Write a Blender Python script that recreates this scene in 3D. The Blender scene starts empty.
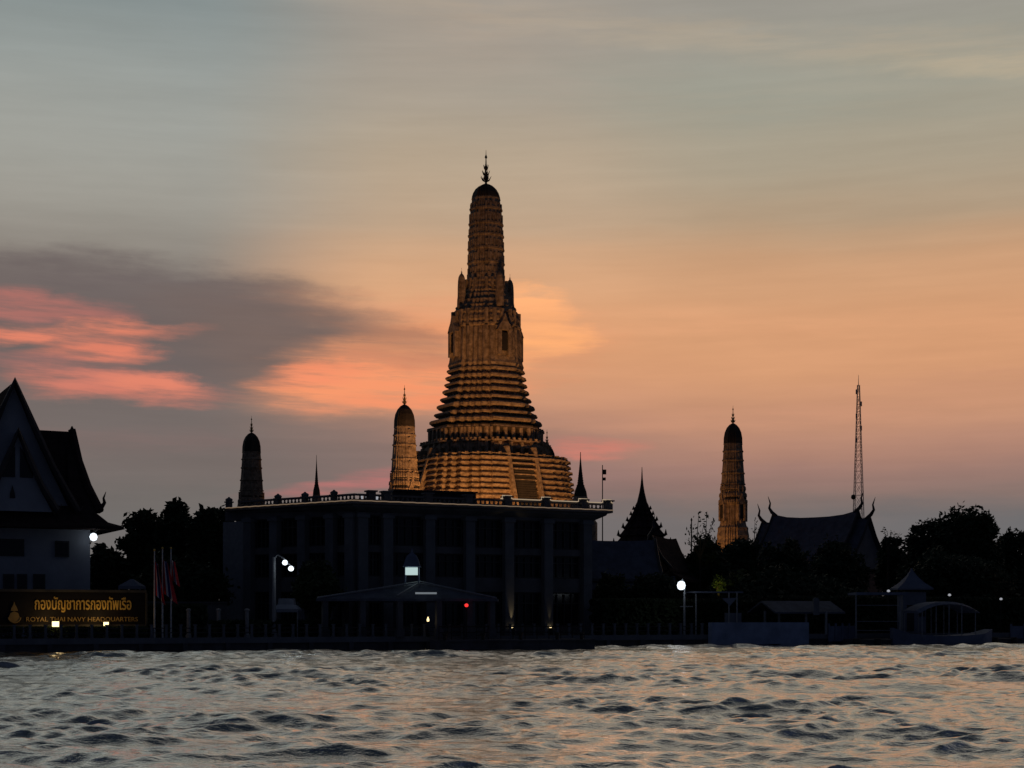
import bpy, math, random
import numpy as np
from mathutils import Vector

random.seed(7)
S = bpy.context.scene
COL = S.collection
R = math.radians

# ------------------------------------------------------------------ camera
F, CX, HY, CAMZ = 1536.0, 512.0, 616.0, 2.5        # focal length in pixels, centre column, horizon row, eye height
cam_d = bpy.data.cameras.new('camera')
cam = bpy.data.objects.new('camera', cam_d)
COL.objects.link(cam)
cam.location = (0, 0, CAMZ)
cam.rotation_euler = (R(90), 0, 0)
cam_d.sensor_width = 36
cam_d.lens = 36 * F / 1024
cam_d.shift_y = (HY - 384) / 1024
cam_d.clip_start = 0.5
cam_d.clip_end = 8000
S.camera = cam
S.view_settings.view_transform = 'Standard'
S.view_settings.look = 'None'
S.view_settings.exposure = 0.0
S.view_settings.gamma = 1.0

# ------------------------------------------------------------------ world
W = bpy.data.worlds.new('World')
S.world = W
W.use_nodes = True
WT = W.node_tree
WT.nodes.clear()


def lin(c):
    return tuple((x / 255 / 12.92) if x <= 10 else ((x / 255 + .055) / 1.055) ** 2.4 for x in c)


class N:
    """a scalar node socket with arithmetic"""
    def __init__(s, sock): s.s = sock
    def _m(s, op, o, rev=False):
        n = WT.nodes.new('ShaderNodeMath'); n.operation = op
        a, b = (o, s) if rev else (s, o)
        for i, q in enumerate((a, b)):
            if isinstance(q, N): WT.links.new(q.s, n.inputs[i])
            elif q is not None: n.inputs[i].default_value = q
        return N(n.outputs[0])
    def __add__(s, o): return s._m('ADD', o)
    __radd__ = __add__
    def __sub__(s, o): return s._m('SUBTRACT', o)
    def __rsub__(s, o): return s._m('SUBTRACT', o, True)
    def __mul__(s, o): return s._m('MULTIPLY', o)
    __rmul__ = __mul__
    def __truediv__(s, o): return s._m('DIVIDE', o)
    def f(s, op, o=None): return s._m(op, o)


def smooth(x, a, b, lo=0.0, hi=1.0):
    n = WT.nodes.new('ShaderNodeMapRange'); n.interpolation_type = 'SMOOTHSTEP'
    WT.links.new(x.s, n.inputs['Value'])
    for k, v in (('From Min', a), ('From Max', b), ('To Min', lo), ('To Max', hi)):
        n.inputs[k].default_value = v
    return N(n.outputs['Result'])


def wnoise(x, y, scale, detail=5, rough=.55, seed=0.0):
    c = WT.nodes.new('ShaderNodeCombineXYZ')
    WT.links.new(x.s, c.inputs[0]); WT.links.new(y.s, c.inputs[1]); c.inputs[2].default_value = seed
    n = WT.nodes.new('ShaderNodeTexNoise')
    n.inputs['Scale'].default_value = scale; n.inputs['Detail'].default_value = detail
    n.inputs['Roughness'].default_value = rough
    WT.links.new(c.outputs[0], n.inputs['Vector'])
    return N(n.outputs['Fac'])


def wmix(fac, a, b):
    n = WT.nodes.new('ShaderNodeMix'); n.data_type = 'RGBA'
    if isinstance(fac, N): WT.links.new(fac.s, n.inputs[0])
    else: n.inputs[0].default_value = fac
    for q, i in ((a, 6), (b, 7)):
        if isinstance(q, tuple): n.inputs[i].default_value = (*q, 1)
        else: WT.links.new(q, n.inputs[i])
    return n.outputs[2]


def wramp(x, stops, lo, hi):
    m = smooth(x, lo, hi); m.s.node.interpolation_type = 'LINEAR'
    r = WT.nodes.new('ShaderNodeValToRGB')
    cr = r.color_ramp
    cr.interpolation = 'B_SPLINE'
    while len(cr.elements) < len(stops): cr.elements.new(0.5)
    for e, (p, c) in zip(cr.elements, stops):
        e.position = (p - lo) / (hi - lo); e.color = (*lin(c), 1)
    WT.links.new(m.s, r.inputs[0])
    return r.outputs[0]


def px_ang(px, py):
    t = (px - CX) / F
    return math.degrees(math.atan(t)), math.degrees(math.atan((HY - py) / F / math.hypot(1, t)))


tc = WT.nodes.new('ShaderNodeTexCoord')
sp = WT.nodes.new('ShaderNodeSeparateXYZ')
WT.links.new(tc.outputs['Generated'], sp.inputs[0])
dx, dy, dz = N(sp.outputs[0]), N(sp.outputs[1]), N(sp.outputs[2])
DEG = 180 / math.pi
AZ = dx.f('ARCTAN2', dy) * DEG                       # degrees right of the west
EL = dz.f('ARCSINE') * DEG                           # degrees above the horizon


def y2e(y): return math.degrees(math.atan((HY - y) / F))


LEFT = [(y2e(616), (98, 98, 98)), (y2e(520), (112, 107, 104)), (y2e(470), (116, 106, 103)), (y2e(420), (112, 102, 99)),
        (y2e(370), (112, 101, 97)), (y2e(320), (116, 104, 98)), (y2e(280), (128, 119, 112)), (y2e(235), (152, 147, 138)),
        (y2e(170), (159, 158, 150)), (y2e(90), (152, 157, 153)), (y2e(20), (132, 142, 142)), (y2e(-80), (120, 132, 134)),
        (29, (146, 146, 142)), (40, (66, 74, 80)), (52, (22, 28, 36))]
MIDC = [(y2e(616), (100, 98, 98)), (y2e(530), (104, 103, 104)), (y2e(490), (130, 110, 108)), (y2e(450), (152, 118, 110)),
        (y2e(410), (196, 143, 116)), (y2e(360), (216, 155, 113)), (y2e(310), (218, 160, 118)), (y2e(262), (212, 166, 128)),
        (y2e(225), (186, 160, 134)), (y2e(150), (178, 162, 140)), (y2e(90), (164, 155, 142)), (y2e(10), (158, 150, 140)),
        (29, (158, 150, 140)), (40, (66, 74, 80)), (52, (22, 28, 36))]
RIGHT = [(y2e(616), (98, 100, 102)), (y2e(535), (103, 103, 104)), (y2e(497), (128, 110, 106)), (y2e(460), (164, 124, 112)),
         (y2e(410), (196, 144, 114)), (y2e(370), (212, 154, 114)), (y2e(320), (210, 155, 115)), (y2e(262), (200, 156, 120)),
         (y2e(225), (172, 151, 126)), (y2e(160), (166, 157, 138)), (y2e(80), (156, 155, 142)), (y2e(10), (150, 146, 138)),
         (29, (152, 148, 140)), (40, (66, 74, 80)), (52, (22, 28, 36))]

n_big = wnoise(AZ * .05, EL * .16, 1.0, 4, .5, 1.3)
n_str = wnoise(AZ * .07, EL * .55, 1.0, 6, .55, 4.1)
n_fine = wnoise(AZ * .25, EL * 1.3, 1.0, 6, .6, 9.7)
n_rag = wnoise(AZ * .5, EL * 1.1, 1.0, 7, .62, 2.2)
n_tex = wnoise(AZ * .22 + EL * .1, EL * 2.3 + AZ * .08, 1.0, 7, .64, 31.9)
n_wisp = wnoise(AZ * .16, EL * 1.5 + AZ * .05, 1.0, 6, .6, 15.3)
ELw = EL + (n_big - .5) * 1.4 + (n_str - .5) * 1.1
AZw = AZ + (n_big - .5) * 6
left = wramp(ELw, LEFT, -3, 62)
midc = wramp(ELw, MIDC, -3, 62)
right = wramp(ELw, RIGHT, -3, 62)
sky = wmix(smooth(AZw, -12.0, -3.5), left, midc)
sky = wmix(smooth(AZw, 1.5, 9.0), sky, right)

Ax = AZ + (n_str - .5) * 3.6 + (n_rag - .5) * 1.5
Ey = EL + (n_fine - .5) * 1.0 + (n_rag - .5) * 0.5


def cloud(sky, px, py, rx, ry, col, alpha, soft=.5, tilt=0.0, tex=.6, grain=.3):
    """one bank of cloud at its own bearing, tilt in degrees of down-to-the-right"""
    a0, e0 = px_ang(px, py)
    sx, sy = math.degrees(rx / F), math.degrees(ry / F)
    t = math.tan(R(tilt))
    u = (Ax - a0) / sx
    v = (Ey - e0 + (Ax - a0) * t) / sy
    d = (u * u + v * v).f('SQRT') + (n_rag - .5) * tex * .6 + (n_wisp - .5) * tex * 1.5
    m = smooth(d, 1 + soft * 1.2, 1 - soft * 1.2, 0.0, alpha) * smooth(n_tex, .34, .62, grain, 1.0)
    return wmix(m, sky, lin(col))


sky = cloud(sky, 90, 325, 330, 62, (106, 96, 95), .9, .22, 1.5, .35, .85)
sky = cloud(sky, 300, 345, 122, 42, (114, 98, 93), .8, .4, 9, .5, .85)
sky = cloud(sky, 150, 435, 330, 48, (112, 104, 102), .6, .5, 1, .4, .85)
sky = cloud(sky, 440, 362, 140, 44, (228, 152, 110), .85, .4, -8, .6)
sky = cloud(sky, 425, 350, 75, 40, (238, 156, 110), .8, .5, -10, .8)
sky = cloud(sky, 385, 386, 105, 25, (240, 148, 105), 1.0, .35, 2, .8)
sky = cloud(sky, 318, 373, 46, 10, (240, 142, 104), 1.0, .5, -4, .8)
sky = cloud(sky, 430, 399, 100, 11, (238, 144, 104), .9, .5, -5, .8)
sky = cloud(sky, 400, 360, 70, 7, (186, 122, 98), .6, .5, 4, .8)
sky = cloud(sky, 375, 328, 66, 20, (140, 108, 94), .6, .5, 12, .9)
sky = cloud(sky, 440, 306, 110, 12, (220, 158, 120), .6, .6, 2, .7)
sky = cloud(sky, 538, 303, 44, 15, (252, 176, 120), 1.0, .4, 0, 1.3, .5)
sky = cloud(sky, 532, 338, 48, 24, (255, 176, 116), 1.0, .38, -6, 1.3, .55)
sky = cloud(sky, 20, 306, 84, 12, (170, 110, 102), 1.0, .5, 1, .8)
sky = cloud(sky, 55, 334, 108, 9, (226, 131, 104), 1.0, .5, -4, .9)
sky = cloud(sky, 92, 353, 46, 8, (220, 127, 102), 1.0, .5, -2, .9)
sky = cloud(sky, 75, 372, 70, 14, (168, 110, 102), .7, .5, 4, .8)
sky = cloud(sky, 122, 388, 92, 13, (206, 123, 105), 1.0, .45, 1, .8)
sky = cloud(sky, 158, 386, 46, 9, (224, 131, 106), .9, .5, 3, .8)
sky = cloud(sky, 345, 481, 95, 9, (184, 112, 110), .8, .4, -10, .4)
sky = cloud(sky, 595, 449, 48, 9, (206, 122, 108), .85, .45, 1, .6)
sky = cloud(sky, 110, 440, 120, 12, (128, 107, 104), .5, .6, 0, .5)
sky = cloud(sky, 650, 480, 230, 14, (146, 114, 110), .4, .6, 0, .5)
sky = cloud(sky, 740, 325, 260, 14, (226, 164, 122), .4, .7, 2, .7)
sky = cloud(sky, 760, 418, 240, 10, (206, 148, 118), .35, .7, -2, .7)
sky = cloud(sky, 930, 385, 110, 12, (196, 142, 114), .4, .7, -2, .7)
sky = cloud(sky, 740, 38, 330, 13, (186, 168, 144), .38, .7, 6, .6)
sky = cloud(sky, 1000, 62, 120, 10, (190, 172, 144), .45, .6, 5, .6)
sky = cloud(sky, 470, 36, 60, 34, (172, 156, 140), .4, .6, 0, .6)
sky = cloud(sky, 750, 95, 190, 24, (148, 151, 140), .4, .7, 3, .6)

sky = cloud(sky, 760, 540, 620, 30, (98, 103, 108), .85, .5, 0, .3, .9)
sky = cloud(sky, 100, 520, 330, 34, (106, 104, 103), .6, .5, 0, .3, .9)

# brightness: fine streaks, and the dark east behind the viewer
n_haze = wnoise(AZ * .11, EL * 2.2 - AZ * .03, 1.0, 7, .62, 21.4)
g = (n_str * .16 + n_fine * .12 + n_haze * .15 + .81)
back = smooth(AZ.f('ABSOLUTE'), 30, 86, 1.0, .075)
hi = smooth(EL, 42, 80, 1.0, .55)
below = smooth(EL, -12, 0, .05, 1.0)
cool = wmix(smooth(AZ.f('ABSOLUTE'), 40, 105), sky, lin((118, 138, 186)))
val = WT.nodes.new('ShaderNodeVectorMath'); val.operation = 'SCALE'
WT.links.new(cool, val.inputs[0]); WT.links.new((g * back * hi * below).s, val.inputs['Scale'])
bg = WT.nodes.new('ShaderNodeBackground'); bg.inputs['Strength'].default_value = 1.0
WT.links.new(val.outputs[0], bg.inputs['Color'])
nis = WT.nodes.new('ShaderNodeTexSky'); nis.sky_type = 'NISHITA'; nis.sun_disc = False
nis.sun_elevation = R(1.0); nis.sun_rotation = R(6)
bg2 = WT.nodes.new('ShaderNodeBackground'); bg2.inputs['Strength'].default_value = 0.002
WT.links.new(nis.outputs[0], bg2.inputs['Color'])
add = WT.nodes.new('ShaderNodeAddShader')
WT.links.new(bg.outputs[0], add.inputs[0]); WT.links.new(bg2.outputs[0], add.inputs[1])
wo = WT.nodes.new('ShaderNodeOutputWorld')
WT.links.new(add.outputs[0], wo.inputs['Surface'])
W.cycles.sampling_method = 'MANUAL'
W.cycles.sample_map_resolution = 512

sun_d = bpy.data.lights.new('sun', 'SUN')
sun_d.energy = 0.04
sun_d.angle = R(12)
sun_d.color = (1, .62, .38)
sun = bpy.data.objects.new('sun', sun_d)
COL.objects.link(sun)
sun.rotation_euler = (R(89), 0, R(180 - 6))          # from the west behind the temple, skimming the horizon

# ------------------------------------------------------------------ helpers
ORG = {}


def at(px, py, D):
    return Vector(((px - CX) / F * D, D, CAMZ + (HY - py) / F * D))


def zz(py, D): return CAMZ + (HY - py) / F * D
def xx(px, D): return (px - CX) / F * D


def bankD(px): return 120.07 / (1 - .463 * (px - CX) / F)


class MB:
    def __init__(s): s.v = []; s.f = []
    def add(s, vs, fs):
        b = len(s.v); s.v += [tuple(p) for p in vs]; s.f += [tuple(i + b for i in q) for q in fs]; return s
    def box(s, c, d, rz=0.0):
        x, y, z = (q / 2 for q in d); ca, sa = math.cos(rz), math.sin(rz)
        vs = []
        for k in (-z, z):
            for i, j in ((-x, -y), (x, -y), (x, y), (-x, y)):
                vs.append((c[0] + i * ca - j * sa, c[1] + i * sa + j * ca, c[2] + k))
        return s.add(vs, [(3, 2, 1, 0), (4, 5, 6, 7), (0, 1, 5, 4), (1, 2, 6, 5), (2, 3, 7, 6), (3, 0, 4, 7)])
    def seg(s, a, b, th, z0, z1):
        ax, ay, bx, by = a[0], a[1], b[0], b[1]
        L = math.hypot(bx - ax, by - ay)
        return s.box(((ax + bx) / 2, (ay + by) / 2, (z0 + z1) / 2), (L, th, z1 - z0), math.atan2(by - ay, bx - ax))
    def loft(s, rings, cap=True):
        n = len(rings[0]); vs = [p for r in rings for p in r]; fs = []
        for k in range(len(rings) - 1):
            for i in range(n):
                j = (i + 1) % n
                fs.append((k * n + i, k * n + j, (k + 1) * n + j, (k + 1) * n + i))
        if cap:
            fs.append(tuple(range(n - 1, -1, -1))); fs.append(tuple((len(rings) - 1) * n + i for i in range(n)))
        return s.add(vs, fs)
    def prism(s, pts, z0, z1):
        return s.loft([[(p[0], p[1], z0) for p in pts], [(p[0], p[1], z1) for p in pts]])
    def tube(s, pts, rad, n=8):
        pts = [Vector(p) for p in pts]
        if not isinstance(rad, (list, tuple)): rad = [rad] * len(pts)
        rings = []
        for i, p in enumerate(pts):
            t = (pts[min(i + 1, len(pts) - 1)] - pts[max(i - 1, 0)]).normalized()
            a = t.cross(Vector((0, 0, 1)))
            if a.length < 1e-3: a = t.cross(Vector((1, 0, 0)))
            a.normalize(); b = t.cross(a)
            rings.append([p + (a * math.cos(q) + b * math.sin(q)) * rad[i] for q in (2 * math.pi * k / n for k in range(n))])
        return s.loft(rings)
    def lathe(s, c, prof, n=16):
        return s.loft([[(c[0] + r * math.cos(2 * math.pi * k / n), c[1] + r * math.sin(2 * math.pi * k / n), c[2] + z)
                        for k in range(n)] for r, z in prof])
    def plate(s, pts, nrm, th):
        """a flat polygon given thickness along a direction"""
        nrm = Vector(nrm).normalized() * th
        return s.loft([[Vector(p) for p in pts], [Vector(p) + nrm for p in pts]])
    def build(s, name, m, parent=None, origin=None, smooth=False):
        o0 = ORG[parent.name] if parent is not None else Vector(origin if origin is not None else (0, 0, 0))
        me = bpy.data.meshes.new(name)
        me.from_pydata([(p[0] - o0[0], p[1] - o0[1], p[2] - o0[2]) for p in s.v], [], s.f)
        if smooth: me.polygons.foreach_set('use_smooth', [True] * len(me.polygons))
        import bmesh
        bm = bmesh.new(); bm.from_mesh(me); bmesh.ops.recalc_face_normals(bm, faces=bm.faces); bm.to_mesh(me); bm.free()
        me.materials.append(m)
        o = bpy.data.objects.new(name, me); COL.objects.link(o)
        if parent is not None: o.parent = parent
        else: o.location = o0
        ORG[o.name] = o0
        return o


def tag(o, label, cat, group=None):
    o['label'] = label; o['category'] = cat; o['kind'] = 'thing'
    if group: o['group'] = group
    return o


def structure(o):
    o['kind'] = 'structure'; return o


def thing(name, label, cat, loc, group=None):
    o = bpy.data.objects.new(name, None); COL.objects.link(o)
    o.location = loc; o.empty_display_size = .5
    ORG[o.name] = Vector(loc)
    return tag(o, label, cat, group)


def dup(root, loc, label, rz=0.0):
    r = root.copy(); COL.objects.link(r); r.location = loc; r.rotation_euler = (0, 0, rz); r['label'] = label
    ORG[r.name] = Vector(loc)
    for ch in list(root.children):
        c = ch.copy(); COL.objects.link(c); c.parent = r
        for gch in ch.children:
            d = gch.copy(); COL.objects.link(d); d.parent = c
    return r


def mat(name, rgb, rough=.8, var=.25, scale=1.2, bump=0.0, bscale=6.0, metal=0.0, spec=.3, second=None, emit=None, es=0.0):
    m = bpy.data.materials.new(name); m.use_nodes = True
    nt = m.node_tree; b = nt.nodes['Principled BSDF']
    b.inputs['Roughness'].default_value = rough; b.inputs['Metallic'].default_value = metal
    b.inputs['Specular IOR Level'].default_value = spec
    t = nt.nodes.new('ShaderNodeTexCoord')
    n = nt.nodes.new('ShaderNodeTexNoise'); n.inputs['Scale'].default_value = scale
    n.inputs['Detail'].default_value = 6; n.inputs['Roughness'].default_value = .6
    nt.links.new(t.outputs['Object'], n.inputs['Vector'])
    r = nt.nodes.new('ShaderNodeValToRGB')
    lo = second if second else tuple(c * (1 - var) for c in rgb)
    hi_ = tuple(min(1, c * (1 + var * .6)) for c in rgb)
    r.color_ramp.elements[0].position = .36; r.color_ramp.elements[0].color = (*lo, 1)
    r.color_ramp.elements[1].position = .64; r.color_ramp.elements[1].color = (*hi_, 1)
    nt.links.new(n.outputs['Fac'], r.inputs[0]); nt.links.new(r.outputs[0], b.inputs['Base Color'])
    if bump:
        n2 = nt.nodes.new('ShaderNodeTexNoise'); n2.inputs['Scale'].default_value = bscale; n2.inputs['Detail'].default_value = 4
        nt.links.new(t.outputs['Object'], n2.inputs['Vector'])
        bp = nt.nodes.new('ShaderNodeBump'); bp.inputs['Strength'].default_value = bump; bp.inputs['Distance'].default_value = .1
        nt.links.new(n2.outputs['Fac'], bp.inputs['Height']); nt.links.new(bp.outputs[0], b.inputs['Normal'])
    if emit:
        b.inputs['Emission Color'].default_value = (*emit, 1); b.inputs['Emission Strength'].default_value = es
    return m


M = dict(
    stucco=mat('weathered stucco and ceramic', (.42, .32, .22), .85, .3, 1.7, .8, 3.2, second=(.20, .145, .095)),
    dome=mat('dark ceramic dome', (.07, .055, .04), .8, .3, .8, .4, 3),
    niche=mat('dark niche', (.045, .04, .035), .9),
    iron=mat('dark iron', (.05, .045, .04), .5, metal=.6),
    gilt=mat('dull gilding', (.35, .24, .08), .45, metal=.5),
    concrete=mat('dull concrete render', (.13, .13, .14), .9, .25, .5, .2, 5),
    pale=mat('pale painted column', (.155, .163, .18), .85, .2, .6),
    white=mat('white painted wall', (.33, .355, .41), .8, .15, .35, .15, 4),
    tile=mat('dark roof tile', (.055, .038, .036), 1, .3, 1.5, .5, 8, spec=.03),
    tile2=mat('slate roof tile', (.12, .13, .16), .85, .25, 1.2, .4, 8, spec=.2),
    board=mat('dark bargeboard', (.05, .045, .05), .6),
    glass=mat('dark window glass', (.015, .017, .02), .15, spec=.4),
    frame=mat('window frame', (.06, .06, .065), .6),
    ground=mat('riverside ground', (.03, .03, .028), .95, .3, .3),
    quay=mat('wet quay concrete', (.09, .09, .10), .85, .35, .8, .4, 3),
    leaf=mat('dark leaves', (.035, .05, .022), .7, .4, .5, spec=.2),
    leaf2=mat('mid green leaves', (.06, .085, .03), .7, .4, .5, spec=.2),
    bark=mat('bark', (.06, .045, .035), .9, .3, 3),
    signboard=mat('brown sign board', (.013, .009, .007), .7, .2, 1),
    signframe=mat('sign frame', (.10, .085, .06), .6),
    gold=mat('gold lettering', (.85, .52, .10), .5, .1, 3, metal=0),
    gold2=mat('dull gold lettering', (.50, .32, .10), .5, .1, 3, metal=0),
    red=mat('red cloth', (.58, .035, .045), .9), clothw=mat('white cloth', (.75, .74, .72), .9),
    blue=mat('blue cloth', (.02, .03, .16), .9),
    steel=mat('painted steel post', (.28, .29, .31), .5, .15, 3),
    bluepaint=mat('blue grey painted steel', (.15, .18, .26), .7, .25, .7), panel=mat('pale blue painted panel', (.26, .32, .45), .7, .3, .5),
    canvas=mat('pale canvas', (.18, .20, .26), .85, .15, 1),
    redbrown=mat('red brown wall', (.20, .12, .09), .85),
)


def emitter(name, rgb, s):
    return mat(name, (.8, .8, .8), .4, 0, emit=rgb, es=s)


E = dict(lamp=emitter('cool white lamp', (.82, .92, 1), 1.7), lantern=emitter('lantern light', (.72, .95, .92), .62),
         warm=emitter('warm lamp', (1, .74, .36), 2.6), rope=emitter('warm rope light', (1, .66, .36), .17),
         rope2=emitter('bright rope light', (1, .74, .45), .36), red=emitter('red signal lamp', (1, .03, .02), 1.2),
         tubel=emitter('fluorescent tube', (.85, .95, 1), .16), dim=emitter('dim lamp and lit baluster', (.9, .92, 1), .35))


def light(name, kind, loc, power, color, target=None, size=60, blend=.5, radius=.3):
    d = bpy.data.lights.new(name, kind); d.energy = power; d.color = color
    d.shadow_soft_size = radius
    if kind == 'POINT': d.specular_factor = 0
    o = bpy.data.objects.new(name, d); COL.objects.link(o); o.location = loc
    if kind == 'SPOT':
        d.spot_size = R(size); d.spot_blend = blend
        o.rotation_euler = (Vector(target) - Vector(loc)).to_track_quat('-Z', 'Y').to_euler()
    return o


# ------------------------------------------------------------------ river
def river():
    rng = np.random.default_rng(5)
    ys = [-60.0, -20.0, 5.0, 14.0]
    while ys[-1] < 200: ys.append(ys[-1] + max(.034, ys[-1] * .0030))
    ys = np.array(ys)
    inner = np.arange(-62, 62.01, .105)
    out = []; x = 62.0; st = .2
    while x < 900: x += st; st *= 1.12; out.append(x)
    out = np.array(out)
    xs = np.concatenate([-out[::-1], inner, out])
    X, Y = np.meshgrid(xs, ys)
    Z = np.zeros_like(X); DX = np.zeros_like(X); DY = np.zeros_like(X)
    far = np.clip((np.abs(X) - 62) / 60, 0, 1)
    for lam0, n, slope in ((8.0, 7, .035), (3.8, 10, .07), (2.0, 14, .105), (1.05, 20, .14), (.55, 22, .17)):
        for _ in range(n):
            lam = lam0 * rng.uniform(.65, 1.5); k = 2 * math.pi / lam
            th = rng.normal(math.pi / 2 + .12, .46)               # mostly running across the river, towards the viewer
            kx, ky = k * math.cos(th), k * math.sin(th)
            a = slope / math.sqrt(n) * 1.414 / k * rng.uniform(.6, 1.4)
            ph = kx * X + ky * Y + rng.uniform(0, 6.28)
            damp = np.clip(1 - (Y * .0036 * 3.2 / lam - 1) * .6, 0.25, 1) * (1 - far * min(1, 2.5 / lam))
            s = np.sin(ph)
            Z += a * damp * s
            c = np.cos(ph) * a * damp * .8
            DX += c * math.cos(th); DY += c * math.sin(th)
    # patches of rougher and calmer water
    pat = np.zeros_like(X)
    for _ in range(10):
        lam = rng.uniform(9, 40); th = rng.uniform(0, 6.28)
        pat += np.sin(2 * math.pi / lam * (X * math.cos(th) * .6 + Y * math.sin(th) * 1.2) + rng.uniform(0, 6.28))
    amp = np.clip(1.0 + .14 * pat, .65, 1.5)
    Z *= amp; DX *= amp; DY *= amp
    V = np.stack([X + DX, Y + DY, Z], -1).reshape(-1, 3)
    ny, nx = X.shape
    i = np.arange(ny * nx).reshape(ny, nx)
    Q = np.stack([i[:-1, :-1], i[:-1, 1:], i[1:, 1:], i[1:, :-1]], -1).reshape(-1, 4)
    me = bpy.data.meshes.new('river')
    me.vertices.add(len(V)); me.vertices.foreach_set('co', V.astype(np.float32).ravel())
    me.loops.add(Q.size); me.loops.foreach_set('vertex_index', Q.astype(np.int32).ravel())
    me.polygons.add(len(Q)); me.polygons.foreach_set('loop_start', np.arange(0, Q.size, 4, dtype=np.int32))
    me.polygons.foreach_set('use_smooth', np.ones(len(Q), dtype=bool))
    me.update(calc_edges=True)
    m = bpy.data.materials.new('river water'); m.use_nodes = True
    nt = m.node_tree; b = nt.nodes['Principled BSDF']
    b.inputs['Base Color'].default_value = (.012, .014, .014, 1)
    b.inputs['Roughness'].default_value = .12
    b.inputs['IOR'].default_value = 1.5
    b.inputs['Specular IOR Level'].default_value = .75
    t = nt.nodes.new('ShaderNodeTexCoord')
    last = None
    for sc, dist, st in ((2.4, .08, .8), (7.0, .024, .8)):
        mp = nt.nodes.new('ShaderNodeMapping'); mp.inputs['Scale'].default_value = (.65, 1.25, 1)
        nt.links.new(t.outputs['Object'], mp.inputs['Vector'])
        n = nt.nodes.new('ShaderNodeTexNoise'); n.inputs['Scale'].default_value = sc; n.inputs['Detail'].default_value = 5
        n.inputs['Roughness'].default_value = .6
        nt.links.new(mp.outputs[0], n.inputs['Vector'])
        bp = nt.nodes.new('ShaderNodeBump'); bp.inputs['Strength'].default_value = st; bp.inputs['Distance'].default_value = dist
        nt.links.new(n.outputs['Fac'], bp.inputs['Height'])
        if last: nt.links.new(last.outputs[0], bp.inputs['Normal'])
        last = bp
    nt.links.new(last.outputs[0], b.inputs['Normal'])
    gl = nt.nodes.new('ShaderNodeBsdfGlossy'); gl.inputs['Color'].default_value = (.99, .96, .91, 1); gl.inputs['Roughness'].default_value = .09
    nt.links.new(last.outputs[0], gl.inputs['Normal'])
    fr = nt.nodes.new('ShaderNodeFresnel'); fr.inputs['IOR'].default_value = 2.2
    nt.links.new(last.outputs[0], fr.inputs['Normal'])
    mx = nt.nodes.new('ShaderNodeMixShader')
    mr = nt.nodes.new('ShaderNodeMapRange'); mr.inputs['To Min'].default_value = .90; mr.inputs['To Max'].default_value = 1.0
    nt.links.new(fr.outputs[0], mr.inputs['Value']); nt.links.new(mr.outputs[0], mx.inputs[0])
    b.inputs['Specular IOR Level'].default_value = 0
    nt.links.new(b.outputs[0], mx.inputs[1]); nt.links.new(gl.outputs[0], mx.inputs[2])
    nt.links.new(mx.outputs[0], nt.nodes['Material Output'].inputs['Surface'])
    me.materials.append(m)
    o = bpy.data.objects.new('river', me); COL.objects.link(o)
    structure(o)


river()

# ------------------------------------------------------------------ ground and quay
GZ = .9
bdir = Vector((81.7, 37.8, 0)).normalized(); bnor = Vector((-bdir.y, bdir.x, 0))       # along the bank, inland
B0 = Vector((xx(585, bankD(585)), bankD(585), 0))


def bank(px, inl=0.0, z=GZ):
    D = bankD(px); p = Vector((xx(px, D), D, z)) + bnor * inl
    return p


gm = MB()
g0 = [B0 - bdir * 900 + bnor * .3, B0 + bdir * 900 + bnor * .3, Vector((3000, 5000, 0)), Vector((-4000, 5000, 0))]
gm.add([(p.x, p.y, GZ) for p in g0], [(0, 1, 2, 3)])
structure(gm.build('ground', M['ground']))
q = MB()
qa, qb = B0 - bdir * 500 + bnor * .3, B0 + bdir * 500 + bnor * .3
q.seg(qa, qb, .6, -2.5, GZ + .02)
qo = q.build('quay_wall', M['quay'], origin=(B0.x, B0.y, 0))
tag(qo, 'long dark concrete quay wall dropping into the river', 'quay wall')
qc = MB(); off = bnor * -.42
qc.seg(qa + off, qb + off, .22, GZ - .35, GZ + .06)
qc.build('coping', M['pale'], qo)
s = -60.0
while s < 70:
    p = B0 + bdir * s + bnor * -.12
    qf = MB(); qf.box((p.x, p.y, -.55), (.35, .35, 2.2), math.atan2(bdir.y, bdir.x)); s += 3.1
    qf.build('fender', M['quay'], qo)

# balustrade along the quay
root = thing('balustrade', 'long low balustrade of pale posts along the top of the quay', 'balustrade', bank(300, .2))
s0 = (bank(-50) - B0).dot(bdir); s1 = (bank(703) - B0).dot(bdir)
nP = int((s1 - s0) / 1.02)
ang = math.atan2(bdir.y, bdir.x)
for i in range(nP + 1):
    p = B0 + bdir * (s0 + (s1 - s0) * i / nP) + bnor * .15
    m = MB(); m.box((p.x, p.y, GZ + .46), (.17, .17, .92), ang); m.box((p.x, p.y, GZ + .96), (.25, .25, .08), ang)
    m.box((p.x, p.y, GZ + .08), (.24, .24, .16), ang)
    m.build('post', M['pale'], root)
m = MB()
for z in (.38, .70):
    a_ = B0 + bdir * s0 + bnor * .15; b_ = B0 + bdir * s1 + bnor * .15
    m.seg(a_, b_, .05, GZ + z, GZ + z + .06)
m.build('rail', M['board'], root)


# ------------------------------------------------------------------ prangs
def plan():
    q1 = [(1, .40), (.88, .40), (.88, .57), (.77, .57), (.77, .67), (.67, .67), (.67, .77), (.57, .77), (.57, .88), (.40, .88), (.40, 1)]
    pts = []
    for k in range(4):
        c, s_ = [(1, 0), (0, 1), (-1, 0), (0, -1)][k]
        pts += [(x * c - y * s_, x * s_ + y * c) for x, y in q1]
    return pts


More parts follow.
